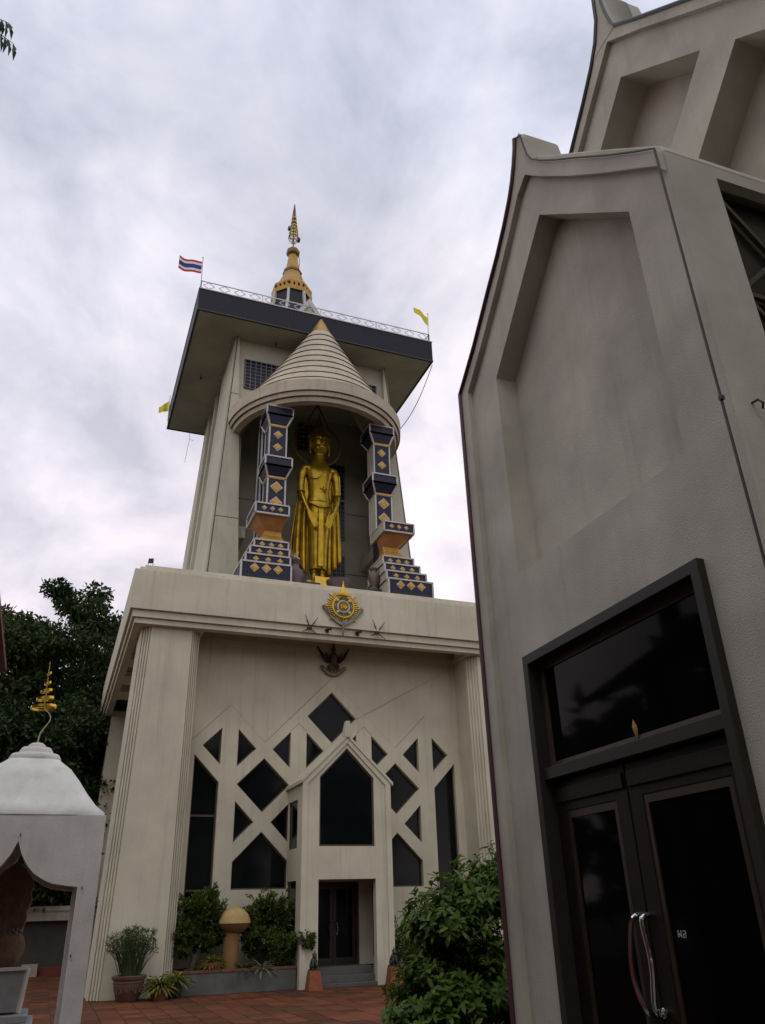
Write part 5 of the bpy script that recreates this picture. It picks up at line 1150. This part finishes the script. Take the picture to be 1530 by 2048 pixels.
q = M(); q.lathe([(.55, 1.98), (.53, 2.08), (.46, 2.24), (.33, 2.38), (.15, 2.47), (.01, 2.49)], (6.05, 29.55, 0), 20); q.build('cap', mat('ochre_cap', (.40, .29, .11), .8, var=.25, vscale=3), lan, smooth=True, angle=60)
def pot(prof, x, y, z0, mt, parent, n=20, name='pot'):
    q = M(); q.lathe(prof, (x, y, z0), n); return q.build(name, mt, parent, smooth=True, angle=50)
pp = thing('potted_papyrus', 'reed-like papyrus in a big brown glazed pot at the foot of the left pier', 'potted plant', (2.72, 28.5, 0))
pot([(.30, 0), (.33, .04), (.42, .3), (.46, .52), (.45, .56), (.50, .58), (.52, .66), (.49, .68), (.42, .66), (.40, .5)], 2.72, 28.5, 0, terrac, pp, 24)
q = M(); q.ring((2.72, 28.5, .50), .455, .018, 24, 5)
for k in range(7):
    a = -2.6 + k * .35; q.tube([(2.72 + .445 * math.cos(a + d), 28.5 + .445 * math.sin(a + d), .2 + .1 * (i % 2) + .03 * k % .1) for i, d in enumerate((0, .08, .16))], .022, 5)
q.build('pot_relief', terrac, pp, smooth=True)
random.seed(12); q = M(); C = []; D = []
for k in range(190):
    a = random.uniform(0, 6.283); sp_ = random.random() ** .7 * .78; h = random.uniform(.85, 1.42) - .25 * sp_
    b0 = (2.72 + .3 * random.random() * math.cos(a), 28.5 + .3 * random.random() * math.sin(a), .6)
    tp = (2.72 + sp_ * math.cos(a), 28.5 + sp_ * .6 * math.sin(a), .6 + h); md = (lerp(b0[0], tp[0], .45), lerp(b0[1], tp[1], .45), .6 + h * .58)
    q.tube([b0, md, tp], [.010, .009, .005], 4)
    for j in range(9): C.append(tp); d = rnd_dirs(1)[0]; D.append(d * .9 + np.array([0, 0, .35]))
q.build('stems', mat('papyrus_stem', (.035, .06, .014), .6), pp)
leaves('umbels', np.array(C), np.array(D), rnd_dirs(len(C)) + np.array([0, 0, .5]), .13, .02, leaf_reed, pp)
def rosette(name, label, x, y, z, n, L_, W_, mt, potp, potmat, group=None, pn='pot', spread=.9):
    t = thing(name, label, 'potted plant' if potp else 'plant', (x, y, z), group=group)
    if potp: pot(potp, x, y, z, potmat, t)
    h = potp[-1][1] + z if potp else z
    V = []; F = []; tn = []
    for k in range(n):
        a = 2.4 * k; el = lerp(1.25, -.1, (k / n) ** .8) * spread; l = L_ * random.uniform(.75, 1.1); prev = None
        dx, dy = math.cos(a), math.sin(a); sx, sy = -dy, dx
        for i in range(5):
            u = i / 4; e_ = el - 1.1 * u * u; rr = l * u * math.cos(el * .8) ; zz_ = h + l * (math.sin(el) * u - .45 * u * u); wd = W_ * (1 - abs(2 * u - .7) ** 2 * .45) * (1 if i < 4 else .15)
            V += [(x + dx * rr + sx * wd / 2, y + dy * rr + sy * wd / 2, zz_ + .015), (x + dx * rr, y + dy * rr, zz_ - .01), (x + dx * rr - sx * wd / 2, y + dy * rr - sy * wd / 2, zz_ + .015)]
            tv = random.random() if i == 0 else tv; tn += [tv * .6 + .4 * u] * 3
            b = len(V) - 3
            if i: F += [(b - 3, b - 2, b + 1, b), (b - 2, b - 1, b + 2, b + 1)]
    me = bpy.data.meshes.new('leaf_rosette'); me.from_pydata(V, [], F); at = me.attributes.new('tint', 'FLOAT', 'POINT'); at.data.foreach_set('value', np.array(tn, np.float32)); me.materials.append(mt)
    me.polygons.foreach_set('use_smooth', [True] * len(me.polygons)); o = bpy.data.objects.new('leaf_rosette', me); COL.objects.link(o); attach(o, t); return t
sp_pot = [(.2, 0), (.22, .03), (.28, .22), (.31, .30), (.31, .34), (.27, .34)]
rosette('bromeliad', 'yellow-green bromeliad spilling over a terracotta pot, lowest plant by the planter', 3.62, 28.35, 0, 90, .62, .075, leaf_yel, sp_pot, terrac2)
rosette('bromeliad', 'small upright yellow-green bromeliad behind the spilling one, at the planter corner', 4.12, 28.55, .12, 34, .62, .08, leaf_yel, [(.17, -.12), (.18, -.09), (.24, .22), (.26, .34), (.22, .34)], blackm)
rosette('dwarf_palm', 'yellow-green tufted plant in a terracotta bowl on the planter soil', 5.3, 29.2, .6, 90, .46, .05, leaf_yel, [(.2, 0), (.28, .12), (.33, .24), (.33, .27), (.28, .27)], terrac2, spread=1.0)
rosette('spider_lily', 'striped strappy plant hanging over the planter coping', 6.95, 29.05, .62, 30, .66, .06, leaf_str, None, None)
rosette('spider_lily', 'small dark strappy plant between the lantern and the striped plant', 6.35, 29.1, .62, 26, .48, .05, leaf_bons, None, None)
# white droplets of peeled paint on the planter are part of its cement
# lions on brick pedestals
def lion(x, y, lbl, lbp):
    p = M(); p.loft([[(x - .24, y - .24, 0), (x + .24, y - .24, 0), (x + .24, y + .24, 0), (x - .24, y + .24, 0)], [(x - .17, y - .17, .56), (x + .17, y - .17, .56), (x + .17, y + .17, .56), (x - .17, y + .17, .56)]]); po = p.build('brick_pedestal', brick_m, bevel=.012); tag(po, lbp, 'pedestal', 'brick pedestals by the porch')
    t = thing('guardian_lion', lbl, 'statue', (x, y, .56), group='guardian lions by the porch'); z = .56
    q = M(); q.box(x - .15, x + .15, y - .16, y + .16, z, z + .04); q.build('plinth', bronze_g, t)
    q = M(); q.tube([(x, y + .1, z + .06), (x, y + .07, z + .16), (x, y - .01, z + .28), (x, y - .05, z + .36)], [.10, .125, .105, .07], 10)
    for s_ in (-1, 1):
        q.tube([(x + s_ * .055, y - .06, z + .28), (x + s_ * .06, y - .1, z + .14), (x + s_ * .06, y - .11, z + .05)], [.045, .032, .03], 7); q.ball((x + s_ * .06, y - .13, z + .055), (.035, .05, .025), 7, 5); q.ball((x + s_ * .09, y + .05, z + .12), (.05, .1, .09), 8, 6)
    q.ball((x, y - .08, z + .41), (.075, .08, .07), 10, 7); q.ball((x, y - .15, z + .39), (.045, .045, .035), 8, 5)
    for s_ in (-1, 1): q.ball((x + s_ * .06, y - .05, z + .46), (.02, .015, .03), 6, 4)
    q.build('body', bronze_g, t, smooth=True, angle=180)
    q = M(); q.lathe([(.06, .45), (.045, .5), (.025, .53), (.005, .58)], (x, y - .06, z), 8); q.build('crest', bronze_g, t, smooth=True)
    q = M(); q.tube([(x, y + .14, z + .1), (x + .06, y + .18, z + .2), (x + .02, y + .17, z + .32)], [.03, .025, .012], 6); q.build('tail', bronze_g, t, smooth=True)
lion(8.43, 28.15, 'small dark guardian lion statue left of the porch steps', 'tapering red brick pedestal left of the porch steps')
lion(11.22, 28.15, 'small dark guardian lion statue right of the porch steps', 'tapering red brick pedestal right of the porch steps')
bush('corner_shrub', 'dark shrub beside the porch partly hidden by the glossy bush', 'shrub', (12.2, 29.6, 0), [(12.1, 29.6, .9, .7, .5, .8, 1.4), (13.2, 29.8, 1.1, .9, .5, .9, 1.4)], 1200, .14, .05, leaf_bons, [([(12.3, 29.6, 0), (12.3, 29.6, .9)], .05, .02)])

# ------------------------------------------------------------------ glossy bush by the hall corner
BX, BY = 3.72, 7.6
gb = thing('glossy_bush', 'large glossy green bush with oval leaves beside the hall corner', 'bush', (BX, BY, 0))
random.seed(21); tm = M(); C = []; D = []; N = []; TT = []
def twig(p0, p1, r0):
    p0 = Vector(p0); p1 = Vector(p1); md = p0.lerp(p1, .5) + Vector((random.uniform(-.06, .06), random.uniform(-.06, .06), .05)); tm.tube([p0, md, p1], [r0, r0 * .7, r0 * .35], 5, False)
    return md
def whorl(p, d, n, L_, tint):
    d = d.normalized(); a = d.cross(Vector((0, 0, 1))); a = a.normalized() if a.length > .01 else Vector((1, 0, 0)); b = d.cross(a)
    ph = random.uniform(0, 6.28)
    for k in range(n):
        t = ph + 6.283 * k / n + random.uniform(-.3, .3); o = (a * math.cos(t) + b * math.sin(t)); dd = o * random.uniform(.7, 1.1) + d * random.uniform(.15, .8) - Vector((0, 0, .22))
        C.append(p - d * random.uniform(0, .09)); D.append(dd); N.append(d + Vector((0, 0, .6))); TT.append(tint + random.uniform(-.25, .25))
lobes = [(3.35, 7.5, 1.35, .46, .45, .62, 62), (3.55, 7.6, 2.05, .42, .45, .44, 60), (3.98, 7.7, 2.25, .46, .5, .40, 60), (4.3, 7.6, 2.28, .40, .45, .62, 70), (3.8, 7.5, 1.5, .5, .5, .6, 95), (4.25, 7.35, 1.0, .45, .4, .6, 60), (3.75, 7.4, .5, .6, .4, .4, 40), (3.8, 7.9, 1.5, .5, .25, .8, 130), (4.25, 7.9, 1.4, .4, .25, .7, 90), (3.45, 7.85, 1.2, .4, .25, .6, 80), (4.2, 7.5, 1.4, .5, .5, .7, 60), (3.5, 7.5, .85, .62, .5, .45, 70), (4.1, 7.5, .75, .6, .5, .5, 50)]
lobes = [(x + .02, y, z, a, b, c, int(n * 2.1)) for x, y, z, a, b, c, n in lobes]
for k in range(7):
    a = k * .9; tm.tube([(BX + .1 * math.cos(a), BY + .1 * math.sin(a), 0), (BX + .25 * math.cos(a), BY + .2 * math.sin(a), .6), (BX + .5 * math.cos(a), BY + .3 * math.sin(a), 1.3)], [.03, .022, .012], 5)
for (x, y, z, rx, ry, rz, n) in lobes:
    cen = Vector((x, y, z))
    for k in range(n):
        d = Vector(rnd_dirs(1)[0]); d.z = abs(d.z) * .8 + d.z * .2; rr = random.uniform(.55, 1.08) if k % 3 else random.uniform(.9, 1.25 if k % 4 else 1.5)
        p = cen + Vector((d.x * rx, d.y * ry, d.z * rz)) * rr; dirr = (Vector((d.x, d.y, d.z + .45))).normalized()
        tm.tube([p - dirr * .28, p], [.006, .003], 4, False)
        tnt = .25 + .4 * random.random()
        whorl(p, dirr, random.randint(6, 9), .1, tnt)
        whorl(p - dirr * .12, dirr, random.randint(4, 6), .1, tnt - .1)
tm.build('twigs', bark, gb)
n = len(C); leaves('foliage', np.array([list(v) for v in C]), np.array([list(v) for v in D]), np.array([list(v) for v in N]), .095 * (.65 + .7 * rng.random(n)), 0.04 * (.75 + .5 * rng.random(n)), leaf_bush, gb, np.array(TT), fold=.2, oval=True)

# ------------------------------------------------------------------ trees and far building
def tree(label, x, y, h, cr, mt, nl=9000, seed=1, lsz=.33, group='trees behind the temple', low=.22, wx=1.0):
    global rng
    rng = np.random.default_rng(seed); random.seed(seed)
    t = thing('broadleaf_tree', label, 'tree', (x, y, 0), group=group)
    tm = M(); tm.tube([(x, y, 0), (x + .2, y, h * .25), (x - .1, y + .2, h * .5), (x + .1, y, h * .8)], [.5, .4, .28, .08], 8)
    ends = []
    for k in range(22):
        a = 2.4 * k; z0 = h * lerp(.25, .75, k / 22); rr = cr * lerp(1.0, .55, k / 22) * random.uniform(.7, 1.05)
        e_ = (x + rr * wx * math.cos(a), y + rr * math.sin(a), min(h * .97, z0 + h * random.uniform(.02, .22))); md = (lerp(x, e_[0], .5), lerp(y, e_[1], .5), lerp(z0, e_[2], .35))
        tm.tube([(x, y, z0), md, e_], [.16, .1, .03], 5); ends += [(e_, .26), (md, .24)]
    tm.build('trunk', bark_d, t, smooth=True)
    cl = []
    for e_, r_ in ends: cl.append((e_[0], e_[1], e_[2], cr * random.uniform(.20, .36)))
    for k in range(60):
        d = rnd_dirs(1)[0]; z = h * lerp(low, .93, random.random()); f = math.sqrt(max(.05, 1 - ((z / h - .55) / .5) ** 2)); rr = cr * f * random.uniform(.6, 1.05); a = random.uniform(0, 6.283)
        cl.append((x + rr * wx * math.cos(a), y + rr * math.sin(a), z, cr * random.uniform(.14, .28)))
    for k in range(5): cl.append((x + random.uniform(-.35, .35) * cr, y + random.uniform(-.3, .3) * cr, h * random.uniform(.9, 1.0), cr * random.uniform(.12, .2)))
    C = []; D = []; tt = []
    per = int(nl * 2.6) // len(cl)
    for (a, b, c, r_) in cl:
        d = rnd_dirs(per); q_ = rng.random(per) ** .5; P = np.array([a, b, c]) + d * q_[:, None] * r_ * np.array([1.15, 1.15, .75]); C.append(P); D.append(d * .5 + rnd_dirs(per) + np.array([0, 0, -.2])); tt.append(np.full(per, rng.random() * .5) + rng.random(per) * .5)
    C = np.concatenate(C); leaves('crown', C, np.concatenate(D), rnd_dirs(len(C)) + np.array([0, 0, .7]), lsz * (.6 + .8 * rng.random(len(C))), lsz * .5, mt, t, np.concatenate(tt)); return t
tree('tall dark tree rising highest behind the temple base, against the sky', -.6, 52, 21.5, 5.2, leaf_tree, 16000, 3)
tree('olive-tinged tree next to the dark red eave', -6.3, 50, 19.8, 4.8, leaf_tree2, 15000, 4)
tree('dark tree touching the corner of the temple parapet', 3.2, 56, 22.0, 4.6, leaf_tree, 14000, 5)
tree('low bushy tree behind the golden rings of the white shrine', -1.5, 46.5, 12.5, 4.6, leaf_tree, 15000, 6, low=.1)
tree('low dark tree between the temple wall and the white shrine roof', 1.2, 50, 13.5, 4.6, leaf_tree, 15000, 8, low=.1)
tree('broad dark tree at the far left behind the red eave', -11.5, 55, 20, 6, leaf_tree, 12000, 9)
rng = np.random.default_rng(11); random.seed(11)
ov = thing('feathery_tree', 'feathery-leaved tree whose tip hangs into the top left corner', 'tree', (-6.0, 13.5, 0))
q = M(); q.tube([(-6.0, 13.5, 0), (-5.9, 13.4, 8), (-5.4, 12.8, 14), (-4.6, 11.8, 17.2), (-3.9, 11.3, 17.7)], [.3, .24, .15, .07, .03], 8); q.build('trunk', bark_d, ov, smooth=True)
q = M(); C = []; D = []
for (a, b) in (((-3.9, 11.3, 17.7), (-3.02, 11.0, 17.62)), ((-3.95, 11.3, 17.6), (-2.86, 11.0, 17.08)), ((-4.2, 11.4, 17.5), (-3.3, 11.1, 16.55)), ((-4.4, 11.6, 17.3), (-3.5, 11.0, 18.3)), ((-4.6, 11.8, 17.2), (-4.6, 11.0, 18.2)), ((-4.5, 11.8, 17.2), (-4.5, 11.3, 16.2))):
    a = Vector(a); b = Vector(b); pts = [a.lerp(b, t) + Vector((0, 0, .16 * math.sin(math.pi * t))) for t in (0, .25, .5, .75, 1)]; q.tube(pts, [.02, .015, .012, .009, .005], 5)
    for k in range(13):
        t = k / 12; p = a.lerp(b, t) + Vector((0, 0, .16 * math.sin(math.pi * t)))
        for s_ in (-1, 1):
            C.append(p); D.append(Vector((.25, s_ * .35, -1.0)))
q.build('branches', bark_d, ov)
leaves('foliage', np.array([list(v) for v in C]), np.array([list(v) for v in D]) + .12 * rnd_dirs(len(C)), rnd_dirs(len(C)) * .3 + np.array([.7, -.7, .3]), .34, .10, leaf_tree, ov)
fb = thing('low_pavilion', 'long low dark pavilion with a cream beam, seen through the white shrine', 'building', (-4, 44, 0))
q = M(); q.box(-14, 1.55, 43.6, 47, 0.35, 2.2); q.build('dark_wall', dark_w, fb)
q = M(); q.box(-14, 1.55, 43.3, 43.6, 2.2, 2.75); q.build('cream_beam', mat('beam_cream', (.36, .33, .27), .8, var=.2), fb)
q = M(); q.box(-14, 1.55, 43.25, 43.65, 2.60, 2.8); q.build('beam_moulding', MATS['beam_cream'], fb)
q = M(); q.box(-14.3, 1.6, 42.9, 47.5, 4.4, 4.6); q.box(-14, 1.5, 46.5, 47, 2.2, 4.4); q.build('roof', bark_d, fb)
q = M(); q.box(-14, 1.55, 43.4, 43.75, 0, .35); q.build('red_base', red_wood, fb)
q = M(); q.box(-.55, .12, 43.1, 43.6, 0, .48); q.build('pier_base', MATS['beam_cream'], fb)

# ------------------------------------------------------------------ the grove: unseen trees behind and left of camera, added to shade the walls
rng = np.random.default_rng(31); random.seed(31)
C = []; tr_ = M()
for k in range(46):
    if k < 26: x, y = random.uniform(-32, 34), random.uniform(-38, -19)
    else: x, y = random.uniform(-34, -13), random.uniform(-14, 34)
    h = random.uniform(14, 20) * (1 if k < 26 else .7); tr_.tube([(x, y, 0), (x + .3, y, h * .6)], [.35, .15], 6)
    for j in range(22):
        a = random.uniform(0, 6.283); r_ = random.uniform(0, 4.2); z = h * random.uniform(.15, 1.0)
        n = 26; C.append(np.array([x + r_ * math.cos(a), y + r_ * math.sin(a), z]) + rnd_dirs(n) * (rng.random(n) ** .5)[:, None] * np.array([2.0, 2.0, 1.5]))
C = np.concatenate(C); n = len(C)
gv = leaves('shade_grove', C, rnd_dirs(n), rnd_dirs(n) + np.array([0, 0, .6]), 1.5, .9, leaf_tree, None, rng.random(n)); tag(gv, kind='stuff')
tg = tr_.build('shade_grove_trunks', bark_d); tag(tg, kind='stuff')
